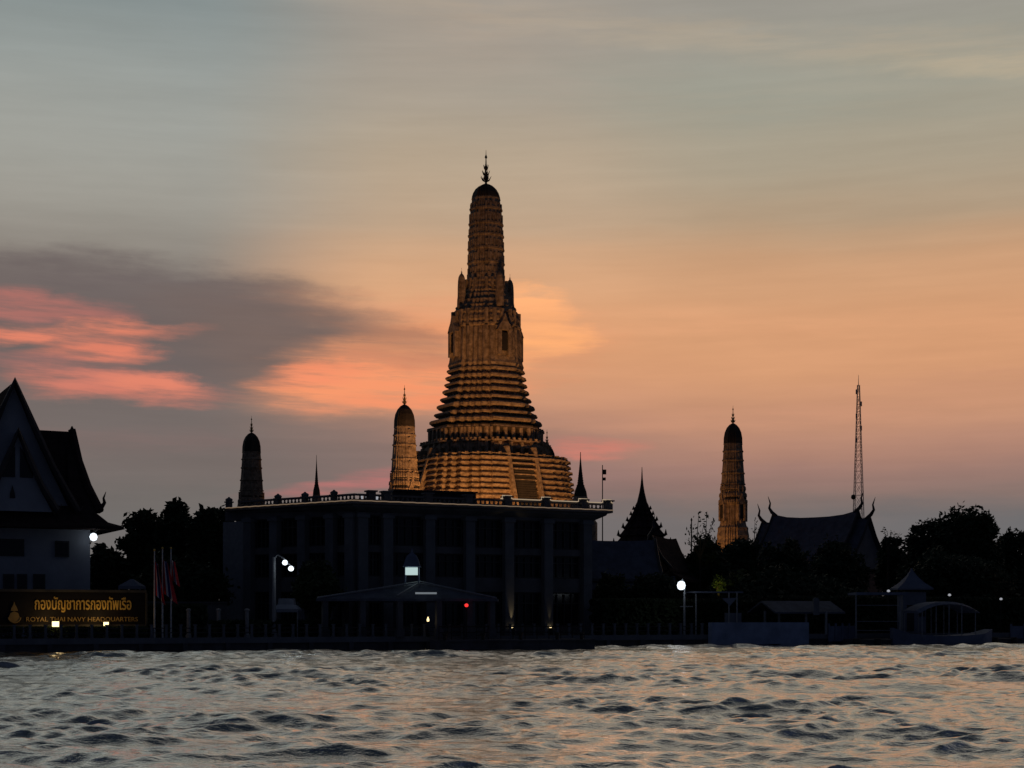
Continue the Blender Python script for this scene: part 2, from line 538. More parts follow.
PROT = R(30)
PL = [(x * math.cos(PROT) - y * math.sin(PROT), x * math.sin(PROT) + y * math.cos(PROT)) for x, y in plan()]
EXT = max(p[0] for p in PL)
PL = [(x / EXT, y / EXT) for x, y in PL]              # unit half-width as seen from the river
FN = [(math.cos(PROT + k * math.pi / 2), math.sin(PROT + k * math.pi / 2)) for k in range(4)]   # face normals
FACE = 1 / EXT                                        # distance centre to face for unit half-width


QL = []
for k in range(4):
    c_, s_ = [(1, 0), (0, 1), (-1, 0), (0, -1)][k]
    for x, y in [(1, .46), (.965, .46), (.965, .60), (.90, .60), (.90, .70), (.82, .70), (.82, .82), (.70, .82), (.70, .90), (.60, .90), (.60, .965), (.46, .965), (.46, 1)]:
        a, b = x * c_ - y * s_, x * s_ + y * c_
        QL.append((a * math.cos(PROT) - b * math.sin(PROT), a * math.sin(PROT) + b * math.cos(PROT)))
EXT2 = max(p[0] for p in QL)
QL = [(x / EXT2, y / EXT2) for x, y in QL]


def rings2(c, prof):
    return [[(c[0] + x * h, c[1] + y * h, z) for x, y in QL] for h, z in prof]


def rings(c, prof):
    return [[(c[0] + x * h, c[1] + y * h, z) for x, y in PL] for h, z in prof]


def pilasters(m, c, h, z0, z1, gap, w, dep, frac=1.0):
    n = len(PL)
    for i in range(n):
        a = Vector((PL[i][0] * h, PL[i][1] * h)); b = Vector((PL[(i + 1) % n][0] * h, PL[(i + 1) % n][1] * h))
        L = (b - a).length
        if L < gap * .5: continue
        k = max(1, int(L / gap)); d = (b - a) / L
        for j in range(k):
            p = a + (b - a) * ((j + .5) / k)
            m.box((c[0] + p.x, c[1] + p.y, (z0 + z1) / 2), (w, dep, z1 - z0), math.atan2(d.y, d.x))


def finial(m, c, z0, H, spread, arms=3, seed=0):
    """a tall gilded trident finial: stem with three whorls of upswept prongs"""
    x, y = c[0], c[1]
    m.tube([(x, y, z0 - H * .05), (x, y, z0 + H * .12), (x, y, z0 + H * .6), (x, y, z0 + H)], [H * .045, H * .034, H * .022, H * .005], 6)
    for k in range(arms):
        zb = z0 + H * (.06 + .17 * k); r = spread * (1 - .26 * k)
        for j in range(8):
            a = j * math.pi / 4 + PROT
            ca, sa = math.cos(a), math.sin(a)
            m.tube([(x, y, zb), (x + r * .6 * ca, y + r * .6 * sa, zb + H * .05), (x + r * ca, y + r * sa, zb + H * .16)],
                   [H * .022, H * .018, H * .004], 5)
    m.lathe((x, y, z0 + H * .74), [(H * .01, 0), (H * .04, H * .03), (H * .03, H * .08), (H * .004, H * .13)], 8)
    m.lathe((x, y, z0 + H * .1), [(H * .02, 0), (H * .085, H * .06), (H * .045, H * .2), (H * .01, H * .3)], 8)


def courses(h0, z0, h1, z1, n, lip):
    """n stepped mouldings from (h0,z0) up to (h1,z1): bulging fascia over a recessed neck"""
    pr = []
    for i in range(n):
        a, b = i / n, (i + 1) / n
        h, hn = h0 + (h1 - h0) * a, h0 + (h1 - h0) * b
        za, zb = z0 + (z1 - z0) * a, z0 + (z1 - z0) * b; d = zb - za
        pr += [(hn - lip * .9, za), (hn - lip * .8, za + d * .2), (h - lip * .25, za + d * .36), (h + lip * .10, za + d * .48),
               (h + lip * .10, za + d * .70), (h - lip * .3, za + d * .84), (hn - lip * .55, za + d * .96)]
    return pr




def ledges(h0, z0, h1, z1, n, lip):
    """n crisp flat-faced layers, each with a thin projecting lip over a shadowed groove"""
    pr = []
    for i in range(n):
        h, hn = h0 + (h1 - h0) * i / n, h0 + (h1 - h0) * (i + 1) / n
        za, d = z0 + (z1 - z0) * i / n, (z1 - z0) / n
        k = (.35, 1.0, .5, .8)[i % 4]
        pr += [(h - lip * .5, za), (h - lip * .45, za + d * .30), (h - lip * .15, za + d * .42), (h + lip * .45 * k, za + d * .46), (h + lip * .45 * k, za + d * .66),
               (h - lip * .1, za + d * .72), (h - lip * .2, za + d * .86), (hn - lip * .7, za + d * .9)]
    return pr


PX = 240 / F                                          # metres per photo pixel at the great tower
pc = Vector((xx(486, 240), 240, GZ))


def P(h, y): return (h * PX, zz(y, 240))


root = thing('great_prang', 'great floodlit stepped temple tower, by far the tallest, with a trident finial', 'temple tower', pc)
m = MB()
pr = [(98 * PX, GZ - .2), P(98, 606), P(96, 604)] + courses(96 * PX, zz(604, 240), 91.5 * PX, zz(505, 240), 5, .55) \
    + ledges(89 * PX, zz(505, 240), 82.5 * PX, zz(462, 240), 8, .62) + [P(82, 460.5), P(58, 460.3)]
m.loft(rings2(pc, pr))
for k in range(4):                                   # small merlons along the top edge
    for i in range(12):
        u_ = -.75 + 1.5 * i / 11; r_ = 81.6 * PX / EXT2
        bx, by = r_ * (.985 if abs(u_) < .46 else .95 if abs(u_) < .60 else .885 if abs(u_) < .70 else .805), r_ * u_
        ca, sa = math.cos(PROT + k * math.pi / 2), math.sin(PROT + k * math.pi / 2)
        m.box((pc.x + bx * ca - by * sa, pc.y + bx * sa + by * ca, zz(462, 240)), (.4, .5, .8), PROT + k * math.pi / 2)
m.build('lower_terrace', M['stucco'], root)
m = MB()
pr = [P(64, 461), P(64, 459)] + courses(64.5 * PX, zz(459, 240), 64 * PX, zz(447, 240), 1, .8) + [P(66, 447.5), P(66, 446), P(57, 445.8)]
m.loft(rings(pc, pr)); pilasters(m, pc, 64.2 * PX, zz(459, 240), zz(448, 240), 1.7, .45, .5)
pilasters(m, pc, 65.4 * PX, zz(446.5, 240), zz(444, 240), .9, .35, .3)
m.build('middle_terrace', M['stucco'], root)
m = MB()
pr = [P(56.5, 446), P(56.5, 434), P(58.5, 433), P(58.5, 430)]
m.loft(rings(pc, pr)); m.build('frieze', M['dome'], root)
m = MB(); pilasters(m, pc, 57.4 * PX, zz(445, 240), zz(433, 240), 1.15, .48, .55)
m.build('frieze_figures', M['stucco'], root)['kind'] = 'stuff'
m = MB()
UP = []; YS = [430, 420.5, 414, 405, 398.5, 390, 384, 376.5, 370]; HS = [55.8, 51.4, 48.6, 45.4, 42.9, 41.2, 40, 38.8, 37.6]
for i in range(8): UP += courses(HS[i] * PX, zz(YS[i], 240), HS[i + 1] * PX, zz(YS[i + 1], 240), 1, .78 if i % 2 == 0 else .5)
pr = [P(59, 432.5), P(58, 430)] + UP + [P(37.2, 370), P(37, 368)]
m.loft(rings(pc, pr))
for i in range(8): pilasters(m, pc, HS[i + 1] * PX - .5, zz(YS[i], 240) + .05, zz(YS[i], 240) + (YS[i] - YS[i + 1]) * PX * .36, .8, .34, .5)
m.build('upper_terrace', M['stucco'], root)
m = MB()
pr = [P(36.8, 370), P(38, 367), P(36.8, 364), P(36.2, 360), P(36, 345), P(35, 336), P(34, 331), P(35.6, 330), P(35.6, 328), P(33.6, 326),
      P(35, 324), P(34.6, 321), P(32.5, 318), P(33.5, 316), P(32, 313), P(30, 311), P(30.6, 309), P(28.5, 307), P(28, 303), P(24, 302)]
m.loft(rings(pc, pr)); pilasters(m, pc, 36 * PX, zz(366, 240), zz(331, 240), 1.6, .5, .3)
pilasters(m, pc, 34.6 * PX, zz(329, 240), zz(314, 240), 1.3, .5, .5)
m.build('tower_body', M['stucco'], root)
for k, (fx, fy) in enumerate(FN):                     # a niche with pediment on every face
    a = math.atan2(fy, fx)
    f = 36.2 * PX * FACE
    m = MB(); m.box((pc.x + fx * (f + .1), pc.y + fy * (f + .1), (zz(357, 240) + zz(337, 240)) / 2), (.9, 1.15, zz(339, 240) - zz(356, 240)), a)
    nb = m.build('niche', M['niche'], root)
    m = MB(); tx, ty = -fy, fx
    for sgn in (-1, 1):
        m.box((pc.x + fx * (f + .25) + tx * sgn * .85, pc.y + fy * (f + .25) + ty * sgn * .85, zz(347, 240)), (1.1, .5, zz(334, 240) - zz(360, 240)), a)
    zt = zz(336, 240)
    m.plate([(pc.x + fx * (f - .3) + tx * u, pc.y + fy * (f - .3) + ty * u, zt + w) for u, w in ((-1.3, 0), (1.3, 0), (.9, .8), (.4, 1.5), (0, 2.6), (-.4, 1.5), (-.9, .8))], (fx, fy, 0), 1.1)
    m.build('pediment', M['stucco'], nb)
    # porch ledge and small corner tower at the shoulder
    rr = 28.2 * PX; cx_, cy_ = pc.x + fx * rr * .98, pc.y + fy * rr * .98
    m = MB()
    m.loft(rings((cx_, cy_), [(4.6 * PX, zz(311, 240)), (4.4 * PX, zz(303, 240)), (4.0 * PX, zz(300, 240)), (3.9 * PX, zz(290, 240)), (3.6 * PX, zz(284, 240)), (3.1 * PX, zz(280.5, 240)), (2 * PX, zz(278, 240)), (.6 * PX, zz(276.5, 240)), (.3 * PX, zz(276, 240))]))
    ct = m.build('shoulder_tower', M['stucco'], root)
    m = MB(); finial(m, (cx_, cy_), zz(277, 240), 6.5 * PX, 1.1 * PX, 2); m.build('shoulder_finial', M['iron'], ct)
m = MB()
ys_ = [277, 265, 251, 237.6, 226, 211, 200]
hs = [18.6, 18.4, 18.1, 17.7, 17.1, 16.1, 14.6]
pr = [P(25, 303), P(24.5, 297), P(22.5, 295), P(23, 293), P(21, 290), P(21.5, 288), P(20, 285), P(20.4, 283), P(19, 280)]
for i in range(6):
    a, b = ys_[i], ys_[i + 1]
    pr += [P(hs[i] + .5, a), P(hs[i] + .5, a - 1.6), P(hs[i] - .55, a - 2.0), P(hs[i + 1] - .5, b + 1.2)]
pr += [P(14.6, 200), P(14.2, 198.5)]
m.loft(rings(pc, pr))
for i in range(6):
    pilasters(m, pc, (hs[i] - .3) * PX, zz(ys_[i] - 2, 240), zz(ys_[i + 1] + 4.5, 240), .62, .30, .22)
pilasters(m, pc, 21.5 * PX, zz(293, 240), zz(281, 240), .9, .4, .35)
m.build('spire_shaft', M['stucco'], root)
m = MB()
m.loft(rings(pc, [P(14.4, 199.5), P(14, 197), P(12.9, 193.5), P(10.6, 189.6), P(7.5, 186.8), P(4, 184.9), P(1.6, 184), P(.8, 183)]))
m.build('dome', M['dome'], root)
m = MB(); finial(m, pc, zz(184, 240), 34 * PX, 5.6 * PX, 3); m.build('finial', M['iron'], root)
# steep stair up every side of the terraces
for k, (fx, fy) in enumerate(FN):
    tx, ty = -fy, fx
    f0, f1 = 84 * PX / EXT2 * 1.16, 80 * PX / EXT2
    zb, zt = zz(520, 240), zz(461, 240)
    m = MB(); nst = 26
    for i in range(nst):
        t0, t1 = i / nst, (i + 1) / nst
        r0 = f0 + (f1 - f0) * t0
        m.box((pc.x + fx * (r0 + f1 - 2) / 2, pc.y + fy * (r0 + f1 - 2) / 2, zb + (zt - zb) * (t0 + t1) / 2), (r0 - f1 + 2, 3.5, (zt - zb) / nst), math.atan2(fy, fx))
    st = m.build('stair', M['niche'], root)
    m = MB()
    for sgn in (-1, 1):
        o_ = Vector((tx, ty, 0)) * sgn * 2.1
        m.plate([Vector((pc.x, pc.y, 0)) + Vector((fx, fy, 0)) * r_ + o_ + Vector((0, 0, z_)) for r_, z_ in ((f0 + .6, zb), (f0 + .6, zb + .9), (f1, zt + 1.2), (f1 - 2, zt + 1.2), (f1 - 2, zb))], (tx * sgn, ty * sgn, 0), .5)
    m.build('stair_parapet', M['stucco'], st)

# four corner prangs, all alike
H0 = 236 / F


def Q(h, y): return (h * H0, zz(y, 236) - GZ)


proto = thing('corner_prang', '', 'temple tower', (0, 0, 0), 'slender corner towers around the great tower')
c0 = (0, 0)
m = MB()
pr = [(26 * H0, 0)] + courses(25 * H0, .2, 18 * H0, zz(548, 236) - GZ, 6, .5) + [Q(16.6, 547), Q(17, 543), Q(16, 540), Q(16.4, 536), Q(15.4, 531), Q(15.6, 528), Q(13.8, 526)]
m.loft(rings(c0, pr)); m.build('plinth', M['stucco'], proto)
m = MB()
pr = [Q(13.9, 527), Q(12.9, 522), Q(12.7, 506), Q(14.8, 503), Q(14.8, 500.5), Q(12.9, 499), Q(14.3, 496.5), Q(14, 494), Q(12.0, 492), Q(13.3, 489.5), Q(12.9, 487), Q(11.2, 485)]
m.loft(rings(c0, pr)); pilasters(m, c0, 13.6 * H0, Q(0, 526)[1], Q(0, 506)[1], .8, .3, .2)
pilasters(m, c0, 12.6 * H0, Q(0, 499)[1], Q(0, 486)[1], .7, .3, .4); m.build('niche_body', M['stucco'], proto)
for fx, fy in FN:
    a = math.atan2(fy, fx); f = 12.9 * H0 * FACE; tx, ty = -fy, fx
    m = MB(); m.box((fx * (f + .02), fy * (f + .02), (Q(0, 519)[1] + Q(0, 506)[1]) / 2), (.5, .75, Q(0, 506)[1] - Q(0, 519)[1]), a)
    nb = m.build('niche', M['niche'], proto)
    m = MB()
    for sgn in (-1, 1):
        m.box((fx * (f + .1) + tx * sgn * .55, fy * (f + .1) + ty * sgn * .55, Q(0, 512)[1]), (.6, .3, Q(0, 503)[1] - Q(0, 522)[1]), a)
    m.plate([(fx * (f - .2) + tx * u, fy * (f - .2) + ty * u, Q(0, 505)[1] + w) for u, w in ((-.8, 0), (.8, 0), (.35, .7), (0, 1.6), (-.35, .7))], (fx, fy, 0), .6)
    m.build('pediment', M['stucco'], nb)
m = MB()
yb = [485, 474, 461, 452, 444.5]; hb = [12.2, 11.5, 10.6, 10.1, 9.6]
pr = []
for i in range(4):
    pr += [Q(hb[i] + .5, yb[i]), Q(hb[i] + .5, yb[i] - 1), Q(hb[i] - .3, yb[i] - 1.4), Q(hb[i + 1] - .25, yb[i + 1] + .8)]
pr += [Q(9.7, 444.5), Q(9.5, 443)]
m.loft(rings(c0, pr))
for i in range(4): pilasters(m, c0, (hb[i + 1]) * H0, Q(0, yb[i] - 1)[1], Q(0, yb[i + 1] + 2)[1], .75, .3, .2)
m.build('spire_shaft', M['stucco'], proto)
m = MB(); m.loft(rings(c0, [Q(12.2, 491.5), Q(12.9, 490.8), Q(12.9, 487), Q(12.0, 486.2)])); m.build('groove_shade', M['niche'], proto)  # this ring and the next put the neck grooves' shade into dark colour
m = MB(); m.loft(rings(c0, [Q(13.2, 499.8), Q(13.7, 499.2), Q(13.7, 497.2), Q(13.2, 496.6)])); m.build('groove_shade', M['niche'], proto)
m = MB()
m.loft(rings(c0, [Q(9.6, 444), Q(9.4, 438), Q(8.4, 432.5), Q(6.4, 428), Q(3.8, 425), Q(1.6, 423.6), Q(.5, 423)])); m.build('dome', M['dome'], proto)
m = MB(); finial(m, c0, Q(0, 424)[1], 18.5 * H0, 2.6 * H0, 3); m.build('finial', M['gilt'], proto)
CP = [(404.5, 215, 'pale lit corner tower standing just left of the great tower, its shaft banded'),
      (251.5, 248, 'unlit dark corner tower above the left end of the long flat roof'),
      (733, 236, 'floodlit slender tower standing alone above the trees beside the temple hall roof'),
      (547, 266, 'corner tower peeping over the right shoulder of the great tower, mostly hidden')]
for i, (px, D, lb) in enumerate(CP):
    loc = Vector((xx(px, D), D, GZ))
    if i == 0: proto.location = loc; proto['label'] = lb
    else: dup(proto, loc, lb)

# floodlights of the temple
WARM = (1, .45, .145)
for px, D, z, pw, ty_, sz in ((430, 196, 1.6, 12500, 23, 75), (540, 198, 1.6, 13500, 21, 75), (486, 192, 1.6, 28000, 50, 56), (600, 215, 1.6, 9000, 14, 80)):
    light('temple_flood', 'SPOT', (xx(px, D), D, z), pw, WARM, (pc.x, pc.y, ty_), sz, .6, .4)
light('tower_flood', 'SPOT', (xx(425, 192), 192, 1.6), 3300, (1, .62, .42), (xx(404, 215), 215, 29.5), 20, .9, .3)
light('tower_flood', 'SPOT', (xx(638, 220), 220, 2), 8000, WARM, (xx(733, 236), 236, 16), 50, .7, .3)


# ------------------------------------------------------------------ long flat-roofed riverside building
def V2(px, D): return Vector((xx(px, D), D, 0))


ROOFZ = zz(500.5, 124)
Ec, El, Er = V2(352, 124), V2(226, 133), V2(613, 135.7)                 # cornice corners
inn = Vector((.25, .97, 0))
Eb1, Eb2 = El + Vector((9, 16, 0)), Er + Vector((-9, 17, 0))
corn = [El, Ec, Er, Eb2, Eb1]
Wc, Wl, Wr = V2(357, 125.4), V2(225, 133.6), V2(589, 135.6)
wall_l = (Wl - Wc); wall_r = (Wr - Wc)
Wb1, Wb2 = Wl + Vector((9, 14, 0)), Wr + Vector((-8, 15, 0))
bld = thing('riverside_building', 'long dark flat-roofed building of columned bays with a light line along its cornice', 'building', (Wc.x, Wc.y, GZ))


def hit(px, a, d):
    """the point where the bearing of a photo column meets a wall line"""
    t = (px - CX) / F
    s_ = (t * a.y - a.x) / (d.x - t * d.y)
    return a + d * s_


def nrm_out(d):
    n = Vector((d.y, -d.x, 0)).normalized()
    return n if n.y < 0 else -n


zband = [(GZ - .2, 1.6), (4.55, 5.75), (7.75, 8.3), (10.75, ROOFZ - .25)]
zwin = [(1.6, 4.55), (5.75, 7.75), (8.3, 10.75)]
wm = MB()
colsL = [251, 277, 305, 333, 352.5]; colsR = [361, 386, 428, 468, 507, 546, 585]
mW = MB()
mW.prism([p + inn * .0 for p in (Wl + Vector((.8, .9, 0)), Wc + Vector((0, .9, 0)), Wr + Vector((-.6, .9, 0)), Wb2, Wb1)], GZ - .2, ROOFZ - .3)
for a, d in ((Wc, wall_l), (Wc, wall_r)):
    n = nrm_out(d)
    for z0, z1 in zband: mW.seg(a - n * .25, a + d - n * .25, .5, z0, z1)
mW.build('wall', M['concrete'], bld)
# blank pale panel at the left end
pA, pB = hit(226, Wc, wall_l), hit(250.5, Wc, wall_l)
nL, nR = nrm_out(wall_l), nrm_out(wall_r)
m = MB(); m.seg(pA + nL * .02, pB + nL * .02, .7, GZ, zz(522, 133)); m.build('end_panel', M['steel'], bld)
for cols, d, n in ((colsL, wall_l, nL), (colsR, wall_r, nR)):
    for px in cols:
        p = hit(px, Wc, d) + n * .22
        a = math.atan2(d.y, d.x)
        m = MB(); m.box((p.x, p.y, (GZ + ROOFZ - .9) / 2), (.85, .62, ROOFZ - .9 - GZ), a)
        m.box((p.x, p.y, GZ + .25), (1.1, .86, .5), a); m.box((p.x, p.y, ROOFZ - 1.15), (1.08, .84, .3), a)
        m.build('column', M['pale'], bld)
    for i in range(len(cols) - 1):
        a_, b_ = hit(cols[i], Wc, d), hit(cols[i + 1], Wc, d)
        t = (b_ - a_).normalized(); a_ = a_ + t * .45; b_ = b_ - t * .45
        L = (b_ - a_).length
        for z0, z1 in zwin:
            fr = MB()
            for z in (z0 + .06, z1 - .06, z0 + (z1 - z0) * .68): fr.seg(a_ - n * .28, b_ - n * .28, .12, z - .05, z + .05)
            for k in range(5):
                p = a_ + (b_ - a_) * (.015 + .97 * k / 4) - n * .28
                fr.box((p.x, p.y, (z0 + z1) / 2), (.09, .10, z1 - z0 - .3), math.atan2(t.y, t.x))
            fo = fr.build('window', M['frame'], bld)
            g_ = MB(); g_.seg(a_ - n * .4, b_ - n * .4, .03, z0, z1); g_.build('pane', M['glass'], fo)
m = MB()


def inset(pts, k):
    c = sum(pts, Vector((0, 0, 0))) / len(pts)
    return [p + (c - p).normalized() * k for p in pts]


m.loft([[(p.x, p.y, z) for p in inset(corn, k)] for k, z in ((2.0, ROOFZ - 1.15), (1.6, ROOFZ - .85), (.6, ROOFZ - .45), (.5, ROOFZ - .3), (0, ROOFZ - .22), (0, ROOFZ), (.4, ROOFZ + .04))])
m.build('cornice', M['concrete'], bld)
m = MB(); m.prism(inset(corn, .9), ROOFZ - .1, ROOFZ + .14); m.build('roof', M['concrete'], bld)
m = MB()
for a, b, k in ((El, Ec, 40), (Ec, Er, 60)):
    n = nrm_out(b - a)
    pts = [a + (b - a) * (i / k) + n * .04 + Vector((0, 0, ROOFZ + .02 + .015 * math.sin(i * 2.1))) for i in range(k + 1)]
    m.tube(pts, .042, 5)
m.build('cornice_light', E['rope'], bld)
# parapet of balusters with urn posts
PAR = .62
m = MB(); mb_ = MB(); rope = MB()
for a, b in ((El, Ec), (Ec, Er)):
    n = nrm_out(b - a); a2 = a - n * 1.0 + (b - a).normalized() * .9; b2 = b - n * 1.0 - (b - a).normalized() * .5
    m.seg(a2, b2, .34, ROOFZ + PAR - .12, ROOFZ + PAR + .04); m.seg(a2, b2, .36, ROOFZ + .05, ROOFZ + .22)
    k = int((b2 - a2).length / .42)
    for i in range(k):
        p = a2 + (b2 - a2) * ((i + .5) / k)
        mb_.lathe((p.x, p.y, ROOFZ + .2), [(.07, 0), (.11, .1), (.06, .2), (.09, PAR - .34)], 6)
po = m.build('parapet', M['concrete'], bld)
bo = mb_.build('balusters', M['pale'], po); bo['kind'] = 'stuff'
for cols, d, n, e0 in (([229, 278, 305, 334], wall_l, nL, El), ([371, 386, 428, 468, 507, 546, 583, 608], wall_r, nR, Er)):
    for px in cols:
        dd = (e0 - Ec); p = hit(px, Ec - n * 1.0, dd)
        q_ = .68 if px < 350 else 1.0; ra = math.atan2(dd.y, dd.x)
        m = MB(); m.box((p.x, p.y, ROOFZ + .42 * q_ + .1 * (1 - q_)), (.62 * q_, .62 * q_, .84 * q_ + .1), ra)
        m.box((p.x, p.y, ROOFZ + .86 * q_ + .04), (.86 * q_, .86 * q_, .12), ra)
        if px < 350: m.lathe((p.x, p.y, ROOFZ + .62), [(.18, 0), (.28, .08), (.34, .2), (.28, .3), (.13, .37), (.05, .46)], 10)
        m.build('parapet_post', M['concrete'], bld)
pts = []
dd = Er - Ec; a_ = math.atan2(dd.y, dd.x); t = dd.normalized()
for px in (503, 507, 546, 583, 607):
    p = hit(px, Ec - nR * .62, dd)
    if px == 503: pts.append(p + Vector((0, 0, ROOFZ + PAR + .07))); continue
    for s_, z in ((-.62, PAR + .08), (-.45, PAR + .12), (-.45, .97), (.45, .97), (.45, PAR + .12), (.62, PAR + .08)):
        pts.append(p + t * s_ + Vector((0, 0, ROOFZ + z)))
rope.tube(pts, .045, 5); rope.build('parapet_light', E['rope2'], bld)
# low rooftop block at the back of the roof
m = MB(); r0, r1 = V2(386, 138), V2(470, 141)
m.seg(r0 + Vector((0, 1.5, 0)), r1 + Vector((0, 1.5, 0)), 3, ROOFZ, zz(491, 138)); m.seg(r0 + Vector((0, 1.4, 0)), r1 + Vector((0, 1.4, 0)), 4, zz(491, 138), zz(489.5, 138))
m.build('rooftop_block', M['board'], bld)
# balusters at the corner; the light on them is put in as emission
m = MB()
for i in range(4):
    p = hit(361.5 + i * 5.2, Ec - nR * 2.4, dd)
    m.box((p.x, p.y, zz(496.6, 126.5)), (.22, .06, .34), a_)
m.build('baluster_glow', E['dim'], bld)
# warm uplights at three columns
for px, pw, hh in ((508.5, 70, 1), (546.5, 26, .6)):
    p = hit(px, Wc, wall_r) + nR * .72
    u = thing('uplight', 'small ground uplight washing the %s column of the riverside building' % ('brightest lit' if px < 520 else 'second, fainter lit'), 'uplight', (p.x, p.y, GZ), 'warm column uplights')
    m = MB(); m.box((p.x, p.y, GZ + .22), (.3, .3, .44), math.atan2(wall_r.y, wall_r.x)); m.lathe((p.x, p.y, GZ + .44), [(.14, 0), (.16, .1), (.11, .14)], 10); m.build('housing', M['iron'], u)
    m = MB(); m.lathe((p.x, p.y, GZ + .585), [(.10, 0), (.08, .10), (.02, .16)], 8); m.build('lamp', E['warm'], u)
    light('column_uplight', 'SPOT', (p.x, p.y, GZ + .78), pw * (1.5 if px < 520 else .8), (1, .72, .34), (p.x - nR.x * .12, p.y - nR.y * .12, GZ + 2.1), 26, 1, .03)


# ------------------------------------------------------------------ Thai roofs
def chofa(m, p, d, h, th=.12):
    """slender horn finial curling up and outwards"""
    p = Vector(p); d = Vector(d).normalized()
    m.tube([p - d * h * .18 - Vector((0, 0, h * .1)), p + d * h * .10 + Vector((0, 0, h * .12)), p + d * h * .26 + Vector((0, 0, h * .36)), p + d * h * .20 + Vector((0, 0, h * .62)), p + d * h * .34 + Vector((0, 0, h))],
           [th * 1.6, th * 1.5, th * 1.1, th * .7, th * .15], 6)


def gable_roof(m, c, d, hl, hw, z1, z0, sag=.10, th=.25, lift=0.0):
    """a pair of concave tiled slopes; d = ridge direction, hl = half length, hw = half width"""
    c = Vector(c); d = Vector(d).normalized(); n = Vector((-d.y, d.x, 0))
    for sg in (-1, 1):
        prof = [(0, z1), (hw * .30, z1 + (z0 - z1) * (.30 + sag)), (hw * .62, z1 + (z0 - z1) * (.62 + sag)), (hw, z0)]
        K = 7
        top = []
        for w, z in prof:
            row = []
            for i in range(K):
                u = -1 + 2 * i / (K - 1)
                row.append(c + d * hl * u + n * w * sg + Vector((0, 0, z + lift * abs(u) ** 3 * (1 if w == 0 else .5))))
            top.append(row)
        vs = [p for r_ in top for p in r_] + [p - Vector((0, 0, th)) for r_ in top for p in r_]
        nn = len(prof) * K; fs = []
        for a in range(len(prof) - 1):
            for i in range(K - 1):
                q0 = a * K + i
                fs.append((q0, q0 + 1, q0 + K + 1, q0 + K)); fs.append((nn + q0, nn + q0 + K, nn + q0 + K + 1, nn + q0 + 1))
        for i in range(K - 1):
            for a in (0, (len(prof) - 1) * K): fs.append((a + i, a + i + 1, nn + a + i + 1, nn + a + i))
        for a in range(len(prof) - 1):
            for i in (0, K - 1): fs.append((a * K + i, (a + 1) * K + i, nn + (a + 1) * K + i, nn + a * K + i))
        m.add(vs, fs)


def barge(m, c, d, hl, hw, z1, z0, sag=.10, th=.35, ends=(-1, 1), lift=0.0):
    c = Vector(c); d = Vector(d).normalized(); n = Vector((-d.y, d.x, 0))
    for e in ends:
        prof = [(0, z1 + lift), (hw * .30, z1 + (z0 - z1) * (.30 + sag) + lift * .5), (hw * .62, z1 + (z0 - z1) * (.62 + sag) + lift * .5), (hw + .2, z0 + .05 + lift * .4), (hw + .5, z0 + .55 + lift * .4)]
        pts = [c + d * (hl + .06) * e - n * w + Vector((0, 0, z + .06)) for w, z in reversed(prof[1:])] + [c + d * (hl + .06) * e + n * w + Vector((0, 0, z + .06)) for w, z in prof]
        m.tube(pts, [th * .1] + [th * .5] * 7 + [th * .1], 6)


def gable_wall(m, c, d, hl, hw, z1, z0, e, sag=.1, th=.15):
    c = Vector(c); d = Vector(d).normalized(); n = Vector((-d.y, d.x, 0))
    q = c + d * hl * e
    pr = [(0, z1 - .3), (hw * .30, z1 + (z0 - z1) * (.30 + sag) - .35), (hw * .62, z1 + (z0 - z1) * (.62 + sag) - .35), (hw * .95, z0)]
    pts = [q + n * w + Vector((0, 0, z)) for w, z in pr] + [q - n * w + Vector((0, 0, z)) for w, z in reversed(pr[1:])]
    m.plate(pts, d * e, th)


# white navy hall at the left edge
TH = .47
u = Vector((math.cos(TH), math.sin(TH), 0)); w_ = Vector((-math.sin(TH), math.cos(TH), 0))
A = V2(13.5, 118)
hall = thing('white_hall', 'white walled hall with steep dark gabled roofs at the left edge', 'building', (A.x, A.y, GZ))


def L_(s_, w, z=0.0): return A + u * s_ + w_ * w + Vector((0, 0, z))


apex = zz(382, 118); eav = zz(513, 119)
m = MB(); m.prism([L_(-12, 0), L_(5.8, 0), L_(5.8, 10), L_(-12, 10)], GZ - .2, eav + .6); m.build('wall', M['white'], hall)
m = MB(); gable_roof(m, L_(0, 5.4), w_, 6.0, 4.6, apex, eav, .03, .3); m.build('roof', M['tile'], hall)
m = MB(); barge(m, L_(0, 5.4), w_, 6.0, 4.6, apex, eav, .03, .5, (-1,)); m.build('bargeboard', M['board'], hall)
m = MB(); gable_wall(m, L_(0, 5.4), w_, 5.3, 4.6, apex, eav, -1, .03); gw = m.build('gable_wall', M['white'], hall)
# porch gable in front
ap2 = zz(430, 116)
m = MB(); gable_roof(m, L_(.1, -.4), w_, 1.2, 2.7, ap2, eav, .05, .25); m.build('porch_roof', M['tile'], hall)
m = MB(); barge(m, L_(.1, -.4), w_, 1.2, 2.7, ap2, eav, .05, .5, (-1,)); m.build('bargeboard', M['board'], hall)
m = MB(); gable_wall(m, L_(.1, -.4), w_, .8, 2.7, ap2, eav, -1, .05); m.build('gable_wall', M['white'], hall)
m = MB(); zb = zz(477, 116.5); zt = zz(446, 116.5)
for x0, x1, h0, h1 in ((-1.1, -.1, .4, 1.0), (.25, 1.2, 1.0, .4)):
    m.plate([L_(x0, -1.37, zb), L_(x1, -1.37, zb), L_(x1, -1.37, zb + (zt - zb) * h1), L_(x0, -1.37, zb + (zt - zb) * h0)], w_ * -1, .05)
wo_ = m.build('gable_window', M['glass'], hall)
